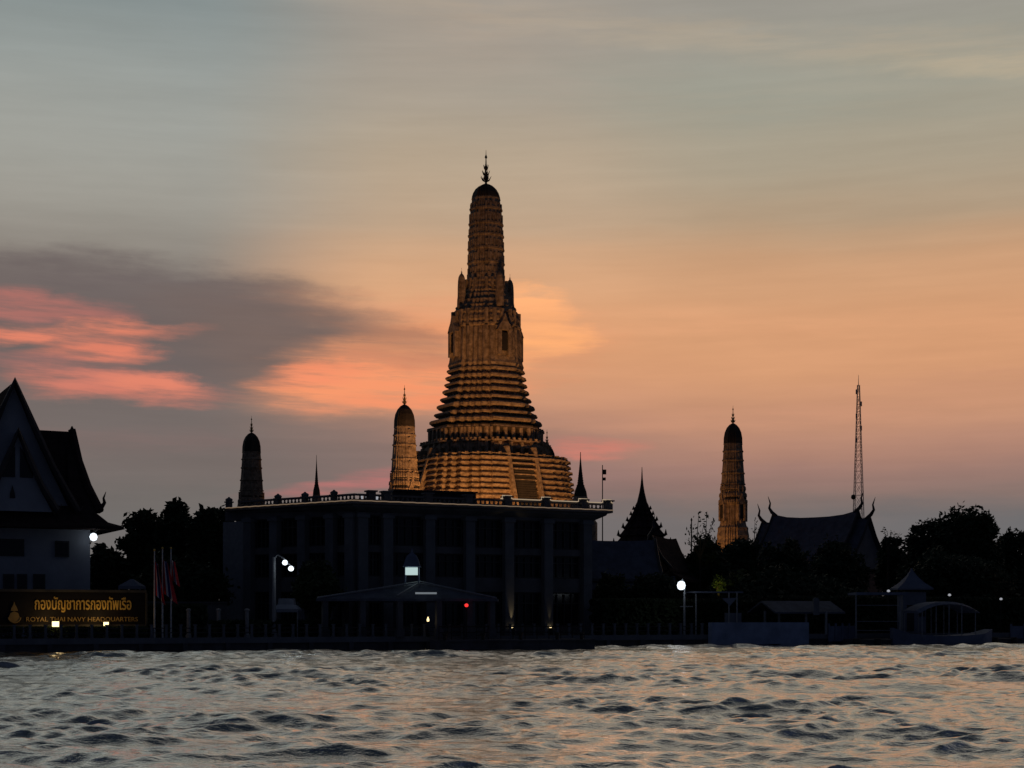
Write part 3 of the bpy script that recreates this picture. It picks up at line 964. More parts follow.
m = MB(); m.plate([L_(-.3 + a, -1.37, zz(498, 116.5) + b) for a, b in ((-.2, 0), (.2, 0), (.17, .4), (.06, .75), (0, 1.0), (-.06, .75), (-.17, .4))], w_ * -1, .06); m.build('emblem', M['board'], hall)
# cross wing
zr = zz(431, 123)
m = MB(); gable_roof(m, L_(1.2, 3.6), u, 3.9, 3.9, zr, eav + .3, .10, .3); m.build('wing_roof', M['tile'], hall)
m = MB()
c_ = L_(1.2, 3.6)
pts = [c_ + u * 3.9 + Vector((0, 0, zr + .1)), c_ + u * 4.2 - w_ * 1.3 + Vector((0, 0, zr - 2.5)), c_ + u * 4.6 - w_ * 2.7 + Vector((0, 0, zr - 4.6)), c_ + u * 5.3 - w_ * 3.9 + Vector((0, 0, eav + .25))]
m.tube(pts, .34, 6); chofa(m, pts[-1] + Vector((0, 0, .2)), u * .4, 1.35, .13); m.tube([pts[0], pts[0] + Vector((0, 0, .35))], [.2, .05], 6)
m.plate([c_ + u * 3.4 + Vector((0, 0, zr - .15)), pts[1] - Vector((0, 0, .1)), pts[2] - Vector((0, 0, .1)), pts[3] - Vector((0, 0, .1)), c_ + u * 3.0 - w_ * 3.9 + Vector((0, 0, eav + .2))], (0, 1, 0), .2)
m.build('wing_hip', M['tile'], hall)
# skirt roof with upturned eaves
m = MB()
ins = [L_(-12, -.3), L_(5.9, -.3), L_(5.9, 10.3), L_(-12, 10.3)]; ous = [L_(-14, -2.0), L_(8.0, -2.0), L_(8.0, 12), L_(-14, 12)]
zo = zz(526, 119)
m.loft([[p + Vector((0, 0, zo - .22)) for p in ous], [p + Vector((0, 0, zo)) for p in ous], [(p * .5 + q_ * .5) + Vector((0, 0, zo + .35)) for p, q_ in zip(ous, ins)], [p + Vector((0, 0, eav + .35)) for p in ins]])
m.build('skirt_roof', M['tile'], hall)
for x0, x1, y0, y1 in ((-3, 24, 539, 556), (55, 69, 541, 557), (3, 14, 574, 589), (17, 27, 574, 589), (33, 45, 574, 589), (-40, -12, 539, 556)):
    a_, b_ = hit(x0, A, u), hit(x1, A, u); D_ = (a_.y + b_.y) / 2
    m = MB(); m.seg(a_ - w_ * .04, b_ - w_ * .04, .16, zz(y1, D_), zz(y0, D_)); f_ = m.build('window', M['frame'], hall)
    t = (b_ - a_).normalized() * .12
    m = MB(); m.seg(a_ - w_ * .13 + t, b_ - w_ * .13 - t, .03, zz(y1, D_) + .12, zz(y0, D_) - .12); m.build('pane', M['glass'], f_)
# lamp on the hall corner
p = L_(5.8, -.1); pl = at(93.5, 537, p.y - .8)
br = thing('wall_lamp', 'glaring white globe lamp on a bracket under the white hall eaves', 'lamp', pl)
m = MB(); m.tube([(p.x, p.y, pl.z - .5), (p.x + .35, p.y - .5, pl.z + .25), (pl.x + .35, pl.y, pl.z + .62), (pl.x, pl.y, pl.z + .5), (pl.x, pl.y, pl.z + .3)], .04, 6); m.build('bracket', M['iron'], br)
m = MB(); m.lathe((pl.x, pl.y, pl.z - .36), [(.05, .05), (.22, .13), (.31, .36), (.22, .59), (.05, .67)], 14); m.build('globe', E['lamp'], br, smooth=True)
light('wall_lamp_light', 'POINT', (pl.x + .1, pl.y - .6, pl.z), .2, (.8, .9, 1), radius=.3)


# ------------------------------------------------------------------ sign
def letters(name, txt, x0, x1, z0, hgt, D0, m, parent, fwd, bdirx):
    cu = bpy.data.curves.new(name, 'FONT'); cu.body = txt; cu.size = 1; cu.extrude = .03; cu.resolution_u = 3
    if name == 'thai_lettering': cu.offset = .012
    o = bpy.data.objects.new(name, cu); COL.objects.link(o)
    dg = bpy.context.evaluated_depsgraph_get()
    me = bpy.data.meshes.new_from_object(o.evaluated_get(dg))
    bpy.data.objects.remove(o)
    n = len(me.vertices); co = np.empty(n * 3); me.vertices.foreach_get('co', co); co = co.reshape(-1, 3)
    lo, hi_ = co.min(0), co.max(0)
    L = (Vector(x1) - Vector(x0)).length; sx = L / (hi_[0] - lo[0])
    sz = hgt / (hi_[1] - lo[1])
    out = [Vector(x0) + bdirx * ((c[0] - lo[0]) * sx) + Vector((0, 0, z0 + (c[1] - lo[1]) * sz)) + fwd * (c[2] + .05) for c in co]
    o0 = ORG[parent.name]
    for v, p_ in zip(me.vertices, out): v.co = p_ - o0
    me.materials.clear(); me.materials.append(m)
    o = bpy.data.objects.new(name, me); COL.objects.link(o); o.parent = parent; ORG[o.name] = o0
    return o


DS = 108.5
sa, sb = V2(-12, 105.5), V2(145.5, 111)
sd = (sb - sa).normalized(); sn = Vector((sd.y, -sd.x, 0))
zt, zb = zz(590.5, DS), zz(626, DS)
sg = thing('name_sign', 'wide brown sign board with gold lettering and crest below the white hall', 'sign', (sa.x, sa.y, GZ))
m = MB(); m.seg(sa, sb, .3, zb, zt); m.build('board', M['signboard'], sg)
m = MB()
m.seg(sa + sn * .2, sb + sn * .2, .14, zt - .12, zt + .06); m.seg(sa + sn * .2, sb + sn * .2, .14, zb - .05, zb + .1)
for p in (sa, sb): m.seg(p + sn * .2 - sd * .06, p + sn * .2 + sd * .06, .14, zb + .1, zt - .12)
m.build('frame', M['signframe'], sg)
f = sn * .16
xa, xb = hit(34, sa, sd) + f, hit(130.5, sa, sd) + f
letters('thai_lettering', 'กองบัญชาการกองทัพเรือ', xa, xb, zz(612.5, DS), (612.5 - 596.5) / F * DS, DS, M['gold'], sg, sn, sd)
xa, xb = hit(25.5, sa, sd) + f, hit(137, sa, sd) + f
letters('english_lettering', 'ROYAL THAI NAVY HEADQUARTERS', xa, xb, zz(622.3, DS), (622.3 - 617) / F * DS, DS, M['gold2'], sg, sn, sd)
ec = hit(13.5, sa, sd) + sn * .2; k = DS / F
m = MB()
def cr(pts): m.plate([ec + sd * (x * k) + Vector((0, 0, zz(622 - y, DS))) for x, y in pts], sn, .06)
cr([(-4.5, 0), (4.5, 0), (5.5, 4), (3.6, 9), (0, 10.5), (-3.6, 9), (-5.5, 4)])
cr([(-3.4, 11), (3.4, 11), (2.6, 14), (1.2, 16.5), (0, 20), (-1.2, 16.5), (-2.6, 14)])
m.tube([ec + sn * .08 + sd * (math.cos(q_) * 6.0 * k) + Vector((0, 0, zz(622 - 5.5 - math.sin(q_) * 6, DS))) for q_ in [math.pi * (1.05 + .9 * i / 10) for i in range(11)]], .05, 5)
m.build('crest', M['gold2'], sg)
for i, px in enumerate((50, 100)):
    p = hit(px, sa, sd) + sn * 1.6
    fl = thing('sign_floodlight', ('left' if i == 0 else 'right') + ' small floodlight shining at the foot of the gold lettered sign', 'floodlight', (p.x, p.y, GZ), 'floodlights of the sign')
    zl = zz(624, DS - 1.4)
    m = MB(); m.tube([(p.x, p.y, GZ), (p.x, p.y, zl - .12)], .04, 6); m.build('stand', M['iron'], fl)
    m = MB(); m.box((p.x, p.y, zl), (.44 - .12 * i, .2, .36 - .1 * i), ang); m.build('lamp', E['warm'], fl)
    tgt = hit(px, sa, sd)
    for dx_ in (-3.0, 2.4): light('sign_light', 'SPOT', (p.x, p.y, zl + .3), 26, (1, .66, .28), (tgt.x + dx_ * .7, tgt.y, zz(607, DS)), 120, .9, .12)

# clipped hedges in front of the sign: (first column, last column)
def leafbox(px0, px1, inl, z0, z1, dep, n, label, m_):
    a, b = bank(px0, inl), bank(px1, inl)
    r_ = random.Random(int(px0)); mb = MB()
    L = (b - a).length
    for _ in range(n):
        t, q_ = r_.random(), r_.uniform(-dep, dep); z = z0 + (z1 - z0) * (1 - r_.random() ** 2)
        c = a + (b - a) * t + bnor * q_; s_ = r_.uniform(.05, .12) * (2.6 if dep > .5 else 1)
        d1 = Vector((r_.gauss(0, 1), r_.gauss(0, 1), r_.gauss(0, 1))).normalized(); d2 = d1.orthogonal().normalized()
        c = Vector((c.x, c.y, z)); mb.add([c - d1 * s_, c + d2 * s_ * .6, c + d1 * s_, c - d2 * s_ * .6], [(0, 1, 2, 3)])
    o = mb.build('hedge', m_, None, (a.x, a.y, GZ)); tag(o, label, 'hedge', 'clipped hedges along the quay'); return o


leafbox(-14, 24, 1.1, GZ, zz(627, 106), .4, 1500, 'low clipped hedge at the far left below the sign crest', M['leaf2'])
leafbox(27, 90, 1.1, GZ, zz(627, 106), .4, 2300, 'low clipped hedge lit below the middle of the gold lettering', M['leaf2'])
leafbox(93, 150, 1.1, GZ, zz(627, 107), .4, 2100, 'low clipped hedge below the right end of the sign', M['leaf2'])

leafbox(146, 226, 7, GZ, zz(606, 114), 1.4, 5200, 'dark unclipped shrub belt behind the three flagpoles', M['leaf'])
leafbox(632, 790, 6, GZ, zz(600, 128), 1.4, 14000, 'dark unclipped shrub belt behind the bright quay lamp and the blue grey wall', M['leaf'])
leafbox(800, 1160, 9, GZ, zz(597, 140), 1.6, 21000, 'dark unclipped shrub belt behind the pontoon', M['leaf'])
leafbox(225, 352, 4, GZ, zz(622, 118), .8, 4200, 'low dark shrub belt along the foot of the riverside building', M['leaf'])

for px0, px1, inl, yt, lb in ((95, 268, 12, 603, 'plain dark wall added to close bright gaps behind the flagpoles and their shrubs'), (690, 1200, 13, 600, 'plain dark wall added to close bright gaps behind the pontoon shrubs on the right')):  # added walls, there to stop the sky showing bright through the shrubs
    a_, b_ = bank(px0, inl), bank(px1, inl); m = MB(); m.seg(a_, b_, .4, GZ - .1, zz(yt, a_.y)); bw = m.build('gap_filler_wall', M['concrete'], None, (a_.x, a_.y, GZ)); tag(bw, lb, 'wall')
    m = MB(); m.seg(a_, b_, .6, zz(yt, a_.y), zz(yt, a_.y) + .15); m.build('coping', M['quay'], bw)

# flag poles with hanging flags
for i, (px, dz_) in enumerate(((154.5, 0), (162.5, 1.2), (171, .4))):
    D = 110 + i * .4; p = V2(px, D); ztop = zz((551, 549, 549)[i], D)
    nm = ('leftmost', 'middle', 'rightmost')[i]
    fp = thing('flagpole', nm + ' of three slim white flagpoles beside the gold lettered sign', 'flagpole', (p.x, p.y, GZ), 'white flagpoles')
    m = MB(); m.tube([(p.x, p.y, GZ), (p.x, p.y, ztop)], [.07, .04], 6); m.build('pole', M['clothw'], fp)
    m = MB(); m.lathe((p.x, p.y, ztop), [(.04, 0), (.09, .07), (.02, .16)], 8); m.build('knob', M['gold'], fp)
    # drooping flag: folded cloth of five stripes
    z1, z0 = zz((562, 560, 560)[i], D), zz((602, 601, 585)[i], D)
    fo = thing('hanging_flag', 'limp red white and blue striped flag on the %s of the three flagpoles' % nm, 'flag', (p.x, p.y, z0), 'limp striped flags')
    wd = (.85, 1.25, .7)[i]; stripes = [('red', M['red']), ('white', M['clothw']), ('blue', M['blue']), ('white', M['clothw']), ('red', M['red'])]
    edges = [0, .26, .38, .58, .70, 1]
    for k, (cn, mt) in enumerate(stripes):
        mb = MB(); K = 9; rows = []
        for q_ in range(K + 1):
            v = q_ / K; row = []
            for e_ in (0, 1):
                s_ = edges[k + e_]
                sw = s_ * wd * (.35 + .65 * v)
                fold = .16 * math.sin(s_ * 11 + v * 2 + i)
                row.append(Vector((p.x + .07 + sw * .8, p.y - .05 + fold, z1 - (z1 - z0) * (v * .8 + s_ * .20 * (.4 + v)))))
            rows.append(row)
        vs = [v_ for r_ in rows for v_ in r_] + [v_ + Vector((.0, .025, 0)) for r_ in rows for v_ in r_]; n2 = 2 * (K + 1); fs = []
        for q_ in range(K):
            b_ = q_ * 2; fs += [(b_, b_ + 1, b_ + 3, b_ + 2), (n2 + b_, n2 + b_ + 2, n2 + b_ + 3, n2 + b_ + 1), (b_, b_ + 2, n2 + b_ + 2, n2 + b_), (b_ + 1, n2 + b_ + 1, n2 + b_ + 3, b_ + 3)]
        fs += [(0, n2, n2 + 1, 1), (n2 - 2, n2 - 1, 2 * n2 - 1, 2 * n2 - 2)]
        mb.add(vs, fs); mb.build(cn + '_stripe', mt, fo)

# short white posts
for px, lb in ((188.5, 'short white capped post right of the flagpoles'), (218.5, 'short white capped post left of the blank pale panel'), (247, 'short white capped post below the blank pale panel')):
    p = V2(px, 113 if px < 200 else 114.5); m = MB(); zt_ = zz(608.5, p.y)
    m.lathe((p.x, p.y, GZ), [(.22, 0), (.22, .2), (.15, .25), (.14, zt_ - GZ - .2), (.2, zt_ - GZ - .15), (.18, zt_ - GZ - .05), (.05, zt_ - GZ)], 10)
    tag(m.build('quay_post', M['steel'], None, (p.x, p.y, GZ)), lb, 'post', 'short white posts')

# small garden tents behind
def tent(px, D, wpx, ytop, yeave, label, m_):
    p = V2(px, D); w = wpx / F * D / 2; r_ = thing('garden_tent', label, 'tent', (p.x, p.y, GZ))
    z1, z0 = zz(ytop, D), zz(yeave, D); mb = MB()
    mb.loft([[(p.x + a * w * k, p.y + b * w * k, z) for a, b in ((-1, -1), (1, -1), (1, 1), (-1, 1))] for k, z in ((1, z0 - .25), (1, z0), (.62, z0 + (z1 - z0) * .42), (.55 if wpx > 22 else .1, z1))])
    mb.build('canopy', m_, r_)
    for a, b in ((-1, -1), (1, -1), (1, 1), (-1, 1)):
        mb = MB(); mb.tube([(p.x + a * w * .94, p.y + b * w * .94, GZ), (p.x + a * w * .94, p.y + b * w * .94, z0 - .1)], .05, 6); mb.build('leg', M['steel'], r_)


tent(287, 116.5, 26, 598.5, 609, 'pale blue pitched tent roof right of the tall double street lamp', M['canvas'])
tent(132, 122, 22, 579, 586, 'small pale tent roof above the right end of the sign', M['canvas'])

# tall street lamp with two heads
p = V2(274, 115.5); D = 115.5
sl = thing('street_lamp', 'tall pale street lamp with two glowing heads before the left face of the riverside building', 'street lamp', (p.x, p.y, GZ))
m = MB(); zt_ = zz(557, D)
m.lathe((p.x, p.y, GZ), [(.25, 0), (.25, .5), (.16, .6), (.12, zt_ - GZ)], 10)
m.tube([(p.x, p.y, zt_ - .1), (p.x + .3, p.y, zt_ + .15), (xx(285, D), p.y - .1, zz(559, D))], .06, 6)
m.tube([(xx(284, D), p.y - .1, zz(560, D)), (xx(291, D), p.y - .5, zz(565, D))], .05, 6)
m.build('pole', M['steel'], sl)
for px, y in ((285, 562.5), (291, 568.5)):
    c = at(px, y, D - .3); m = MB(); m.lathe((c.x, c.y, c.z - .2), [(.04, 0), (.17, .06), (.22, .2), (.15, .34), (.04, .4)], 12)
    h_ = m.build('lamp_head', E['lamp'], sl, smooth=True)
    light('street_light', 'POINT', (c.x, c.y - .4, c.z - .3), 3, (.8, .95, 1), radius=.2)

# ------------------------------------------------------------------ landing pavilion
D = 118.5
pav = thing('landing_pavilion', 'low open landing pavilion with a hipped roof and lit lantern on its ridge', 'pavilion', V2(415, D) + Vector((0, 0, GZ)))
z1, z0 = zz(582.5, D), zz(599, D); k = D / F
cx, cy = xx(421, D), D
m = MB()
hx0, hx1 = xx(322, D), xx(498, D)
m.loft([[(hx0, cy - 3.6, z0 - .2), (hx1, cy - 2.0, z0 - .2), (hx1, cy + 6, z0 - .2), (hx0, cy + 6, z0 - .2)], [(hx0, cy - 3.6, z0), (hx1, cy - 2.0, z0), (hx1, cy + 6, z0), (hx0, cy + 6, z0)],
        [(cx - .6, cy - .2, z1 - .05), (cx + .6, cy, z1 - .05), (cx + .6, cy + 1, z1 - .05), (cx - .6, cy + 1, z1 - .05)]])
m.build('roof', M['tile2'], pav)
m = MB(); A0 = Vector((cx, cy - .25, z1 + .05))
m.tube([A0, (hx0 + .1, cy - 3.6, z0 + .06)], .07, 5); m.tube([A0, (hx1 - .1, cy - 2.0, z0 + .06)], .07, 5)
m.tube([A0, (xx(400, D), cy - 3.1, zz(596, D))], .06, 5)
m.build('ridge_cap', M['steel'], pav)
for px, dy_ in ((330, -3.2), (366, -2.9), (402, -2.6), (440, -2.3), (470, -2), (492, -1.8), (340, 4), (420, 4), (488, 4)):
    X_ = xx(px, D); m = MB(); m.box((X_, cy + dy_, (GZ + z0 - .1) / 2 + .0), (.42, .42, z0 - .1 - GZ), ang); m.box((X_, cy + dy_, GZ + .3), (.6, .6, .6), ang); m.build('pillar', M['concrete'], pav)
m = MB(); c = at(426, 593.2, D - 3.4); m.box(c, (1.6, .12, .14), .1); m.build('tube_lamp', E['tubel'], pav)
c = at(412, 571, D - .1); m = MB()
for a, b in ((-1, -1), (1, -1), (1, 1), (-1, 1)): m.box((c.x + a * .52, c.y + b * .52, c.z - .3), (.08, .08, 1.3))
m.loft([[(c.x + a * r_, c.y + b * r_, c.z + z) for a, b in ((-1, -1), (1, -1), (1, 1), (-1, 1))] for r_, z in ((.68, .32), (.62, .42), (.5, .85), (.34, 1.2), (.1, 1.4), (.03, 1.75))])
lt = m.build('lantern', M['bluepaint'], pav)
m = MB(); m.box((c.x, c.y, c.z - .02), (.98, .98, .56)); m.build('lantern_glass', E['lantern'], lt)
c = at(428, 619, 116); up = thing('uplight', 'tiny warm lamp on the floor under the landing pavilion roof', 'uplight', (c.x, c.y, GZ), None)
m = MB(); m.lathe((c.x, c.y, GZ), [(.1, 0), (.12, .3)], 8); m.tube([(c.x, c.y, GZ + .2), (c.x, c.y, zz(621, 116))], .03, 6); m.build('stand', M['iron'], up)
m = MB(); m.lathe((c.x, c.y, zz(621.5, 116)), [(.07, 0), (.1, .12), (.02, .36)], 8); m.build('lamp', mat('small warm lamp', (.8, .8, .8), .4, 0, emit=(1, .75, .35), es=2), up)
c = at(466.5, 605.3, 115.5); rl = thing('signal_lamp', 'small red signal lamp under the right end of the landing pavilion roof', 'signal lamp', (c.x, c.y, GZ))
m = MB(); m.tube([(c.x, c.y + .1, GZ), (c.x, c.y + .1, c.z)], .04, 6); m.build('pole', M['iron'], rl)
m = MB(); m.lathe((c.x, c.y - .05, c.z - .13), [(.05, 0), (.14, .06), (.14, .2), (.05, .26)], 10); m.build('lamp', E['red'], rl)

# floating dock in front
D = 116.5
dk = thing('floating_dock', 'dark floating landing dock moored in front of the landing pavilion', 'dock', V2(505, D))
m = MB(); a_, b_ = V2(438, 113.6), V2(585, 118.4)
m.seg(a_, b_, 3.4, -.4, .62); m.seg(a_, b_, 3.7, .62, .74); m.build('hull', M['quay'], dk)
for t in (.05, .3, .55, .8, .97):
    p = a_ + (b_ - a_) * t; m = MB(); m.lathe((p.x, p.y - 1.5, .74), [(.13, 0), (.13, .35), (.2, .38), (.2, .5)], 8); m.build('bollard', M['iron'], dk)
m = MB()
for t in [i / 12 for i in range(13)]:
    p = a_ + (b_ - a_) * t; m.tube([(p.x, p.y + 1.4, .74), (p.x, p.y + 1.4, 1.7)], .035, 6)
m.tube([(a_.x, a_.y + 1.4, 1.7), (b_.x, b_.y + 1.4, 1.7)], .04, 6); m.tube([(a_.x, a_.y + 1.4, 1.25), (b_.x, b_.y + 1.4, 1.25)], .03, 6); m.build('railing', M['iron'], dk)

# ------------------------------------------------------------------ temple precinct to the right
# low tiled hall right of the building
c = V2(618, 150); d = (V2(655, 150.5) - V2(588, 150)).normalized()
th_ = thing('tiled_hall', 'low slate roofed hall between the riverside building and the bright quay lamp', 'temple hall', (c.x, c.y, GZ))
zr, ze = zz(541, 150), zz(580, 150)
m = MB(); gable_roof(m, c, d, 3.6, 4.2, zr, ze, .06, .25, .15); m.build('roof', M['tile2'], th_)
for e in (-1, 1): m = MB(); barge(m, c, d, 3.6, 4.2, zr, ze, .06, .3, (e,), .15); m.build('bargeboard', M['board'], th_)
m = MB(); m.prism([c + d * 3.3 + w for w in (Vector((d.y, -d.x, 0)) * 3.4, Vector((-d.y, d.x, 0)) * 3.4)] + [c - d * 3.3 + w for w in (Vector((-d.y, d.x, 0)) * 3.4, Vector((d.y, -d.x, 0)) * 3.4)], GZ, ze + .1); m.build('wall', M['redbrown'], th_)
m = MB(); nd = Vector((d.y, -d.x, 0)); a_, b_ = c + nd * 5.6 - d * 4, c + nd * 5.6 + d * 5
m.loft([[c + nd * 3.3 - d * 4 + Vector((0, 0, ze + .15)), c + nd * 3.3 + d * 5 + Vector((0, 0, ze + .15)), b_ + Vector((0, 0, zz(600, 146))), a_ + Vector((0, 0, zz(600, 146)))], [c + nd * 3.3 - d * 4 + Vector((0, 0, ze + .3)), c + nd * 3.3 + d * 5 + Vector((0, 0, ze + .3)), b_ + Vector((0, 0, zz(600, 146) + .15)), a_ + Vector((0, 0, zz(600, 146) + .15))]])
m.build('lean_to_roof', M['tile2'], th_)
for i in range(5):
    p = a_ + (b_ - a_) * (.05 + .225 * i); m = MB(); m.tube([(p.x, p.y, GZ), (p.x, p.y, zz(600, 146))], .14, 8); m.build('pillar', M['concrete'], th_)
# gabled end hall with horn finial
c = V2(664, 156); dg_ = Vector((-.35, -.94, 0)).normalized()
gh = thing('gabled_hall', 'dark gabled temple hall with a horn finial below the tiered spire', 'temple hall', (c.x, c.y, GZ))
zr, ze = zz(536, 152), zz(570, 152)
m = MB(); gable_roof(m, c + dg_ * 0, dg_, 5, 1.9, zr, ze, .08, .25, .2); gable_roof(m, c, dg_, 4.3, 2.9, zr - 2.2, ze - .9, .08, .25, .2); m.build('roof', M['tile'], gh)
m = MB(); barge(m, c, dg_, 5, 1.9, zr, ze, .08, .3, (1,), .2); m.build('bargeboard', M['board'], gh)
m = MB(); chofa(m, c + dg_ * 5 + Vector((0, 0, zr + .1)), dg_ + Vector((.9, 0, 0)), 1.9, .15); m.build('horn_finial', M['board'], gh)
m = MB(); gable_wall(m, c, dg_, 4.6, 1.9, zr, ze, 1, .08); m.build('gable_wall', M['redbrown'], gh)
m = MB(); n_ = Vector((-dg_.y, dg_.x, 0)); m.prism([c + dg_ * 4 + n_ * 1.7, c + dg_ * 4 - n_ * 1.7, c - dg_ * 4 - n_ * 1.7, c - dg_ * 4 + n_ * 1.7], GZ, ze); m.build('wall', M['redbrown'], gh)

# tiered mondop with needle spire
c = V2(642, 178); k = 178 / F
mo = thing('tiered_spire_pavilion', 'dark pavilion with a tiered pyramid roof drawn out to a needle spire', 'pavilion', (c.x, c.y, GZ))
m = MB(); m.box((c.x, c.y, (GZ + zz(548, 178)) / 2), (4.2, 4.2, zz(548, 178) - GZ), .5); m.build('wall', M['redbrown'], mo)
tiers = [(27, 546, 537), (22.5, 537, 529), (18, 529, 522), (14, 522, 516), (10.5, 516, 510.5), (8, 510.5, 505.5)]
for hw, y0, y1 in tiers:
    m = MB(); z0_, z1_ = zz(y0, 178), zz(y1, 178); dz_ = z1_ - z0_
    def sq(h, z): return [(c.x + h * k * .78 * (a * math.cos(.5) - b * math.sin(.5)), c.y + h * k * .78 * (a * math.sin(.5) + b * math.cos(.5)), z) for a, b in ((-1, -1), (1, -1), (1, 1), (-1, 1))]
    m.loft([sq(hw * .9, z0_ - .02), sq(hw, z0_ + dz_ * .15), sq(hw * .86, z0_ + dz_ * .5), sq(hw * .72, z1_ + .04)])
    for (X_, Y_, Z_) in sq(hw * .97, z0_ + dz_ * .2): m.tube([(X_, Y_, Z_), (X_ * 1.0, Y_, Z_ + dz_ * .75)], [.22, .02], 5)
    for j in range(4):
        a_, b_ = Vector(sq(hw * .96, z0_ + dz_ * .2)[j]), Vector(sq(hw * .96, z0_ + dz_ * .2)[(j + 1) % 4]); p = (a_ + b_) / 2
        m.tube([p, p + Vector((0, 0, dz_ * .95))], [.45, .03], 4)
    m.build('roof_tier', M['tile'], mo)
m = MB(); m.lathe((c.x, c.y, 0), [(7 * k, zz(506, 178)), (5 * k, zz(502, 178)), (3.8 * k, zz(497, 178)), (2.6 * k, zz(492, 178)), (1.5 * k, zz(485, 178)), (.8 * k, zz(478, 178)), (.25 * k, zz(467, 178))], 8); m.build('spire', M['tile'], mo)

# slender chedis
def chedi(px, D, ytop, ybase, hw, label):
    c = V2(px, D); k = D / F; H = ybase - ytop
    ch = thing('chedi', label, 'stupa', (c.x, c.y, GZ), 'dark needle stupas')
    m = MB(); m.lathe((c.x, c.y, 0), [(hw * k * 2.6, GZ), (hw * k * 2.6, zz(ybase + 22, D)), (hw * k * 1.7, zz(ybase + 14, D)), (hw * k * 1.3, zz(ybase, D)), (hw * k, zz(ybase - H * .1, D))], 12); m.build('base', M['stucco'], ch)
    m = MB(); m.lathe((c.x, c.y, 0), [(hw * k * 1.05, zz(ybase - H * .08, D)), (hw * k * .9, zz(ybase - H * .2, D)), (hw * k * .6, zz(ybase - H * .3, D)), (hw * k * .62, zz(ybase - H * .32, D))], 12); m.build('bell', M['dome'], ch)
    m = MB(); pr = []
    for i in range(12):
        t = i / 12; r_ = hw * k * (.5 * (1 - t) ** 1.3 + .06); z = zz(ybase - H * (.32 + .6 * t), D); pr += [(r_, z), (r_ * .82, z + H * k * .028)]
    pr += [(hw * k * .05, zz(ytop, D))]
    m.lathe((c.x, c.y, 0), pr, 10); m.build('spire', M['dome'], ch)


chedi(580.5, 205, 452, 501, 6.5, 'dark needle stupa just right of the great tower above the flat roof')
chedi(316.5, 225, 455, 499, 3.6, 'thin dark needle stupa rising behind the left parapet of the flat roof')

# thin mast with little brackets
c = V2(602.5, 160); mm = thing('antenna_mast', 'thin antenna mast over the right end of the flat roof', 'mast', (c.x, c.y, GZ))
m = MB(); m.tube([(c.x, c.y, GZ), (c.x, c.y, zz(465, 160))], [.09, .05], 6); m.build('pole', M['iron'], mm)
for dx_, y_, h_ in ((.22, 472, .5), (.17, 479, .3)):
    m = MB(); m.box((c.x + dx_, c.y, zz(y_, 160)), (.34, .2, h_)); m.build('aerial', M['iron'], mm)
c = V2(691.5, 165); mm = thing('antenna_mast', 'thin dark pole standing among the sparse branches left of the slender lit tower', 'mast', (c.x, c.y, GZ))
m = MB(); m.tube([(c.x, c.y, GZ), (c.x, c.y, zz(520, 165))], [.16, .06], 6); m.build('pole', M['iron'], mm)
m = MB(); m.lathe((c.x, c.y, zz(521, 165)), [(.06, 0), (.12, .1), (.02, .35)], 6); m.build('tip', M['iron'], mm)

# ordination hall
a_, b_ = V2(764, 226), V2(868, 215)
c = (a_ + b_) / 2; d = (b_ - a_).normalized(); hl = (b_ - a_).length / 2
uh = thing('temple_hall', 'temple hall with a long dark two tier roof and horn finials beside the lattice mast', 'temple hall', (c.x, c.y, GZ))
zr = zz(517.5, 221)
m = MB(); gable_roof(m, c, d, hl - 1.6, 5.6, zr, zr - 6.2, .06, .3, .7); m.build('roof', M['tile2'], uh)
m = MB(); gable_roof(m, c, d, hl + .2, 6.0, zr - .9, zr - 7.6, .06, .3, .6); gable_roof(m, c, d, hl - 1, 8.6, zr - 4.6, zr - 10, .04, .3, .3); m.build('lower_roof', M['tile2'], uh)
m = MB(); barge(m, c, d, hl - 1.6, 5.6, zr, zr - 6.2, .06, .35, (-1, 1), .7); barge(m, c, d, hl + .2, 6.0, zr - .9, zr - 7.6, .06, .35, (-1, 1), .6); m.build('bargeboard', M['board'], uh)
for e in (-1, 1):
    for q_, zq in ((hl - 1.6, zr + .7), (hl + .2, zr - .3)):
        m = MB(); chofa(m, c + d * q_ * e + Vector((0, 0, zq)), d * e, 2.7, .17); m.build('horn_finial', M['board'], uh)
    m = MB(); gable_wall(m, c, d, hl - .2, 6.0, zr - .9, zr - 7.6, e, .06); m.build('gable_wall', M['pale'], uh)
m = MB(); n_ = Vector((-d.y, d.x, 0)); m.prism([c + d * hl * .93 + n_ * 5.4, c + d * hl * .93 - n_ * 5.4, c - d * hl * .93 - n_ * 5.4, c - d * hl * .93 + n_ * 5.4], GZ, zr - 8); m.build('wall', M['redbrown'], uh)

# lattice radio tower
D = 330; c = V2(858.5, D); k = D / F
rt = thing('lattice_mast', 'tall tapering lattice radio mast behind the temple hall roof', 'radio mast', (c.x, c.y, GZ))
zt_ = zz(385, D); zb = GZ


def hwm(z):
    t = (z - zz(520, D)) / (zt_ - zz(520, D)); return (6.4 - 5.0 * t) * k * (1 if t > 0 else 1)


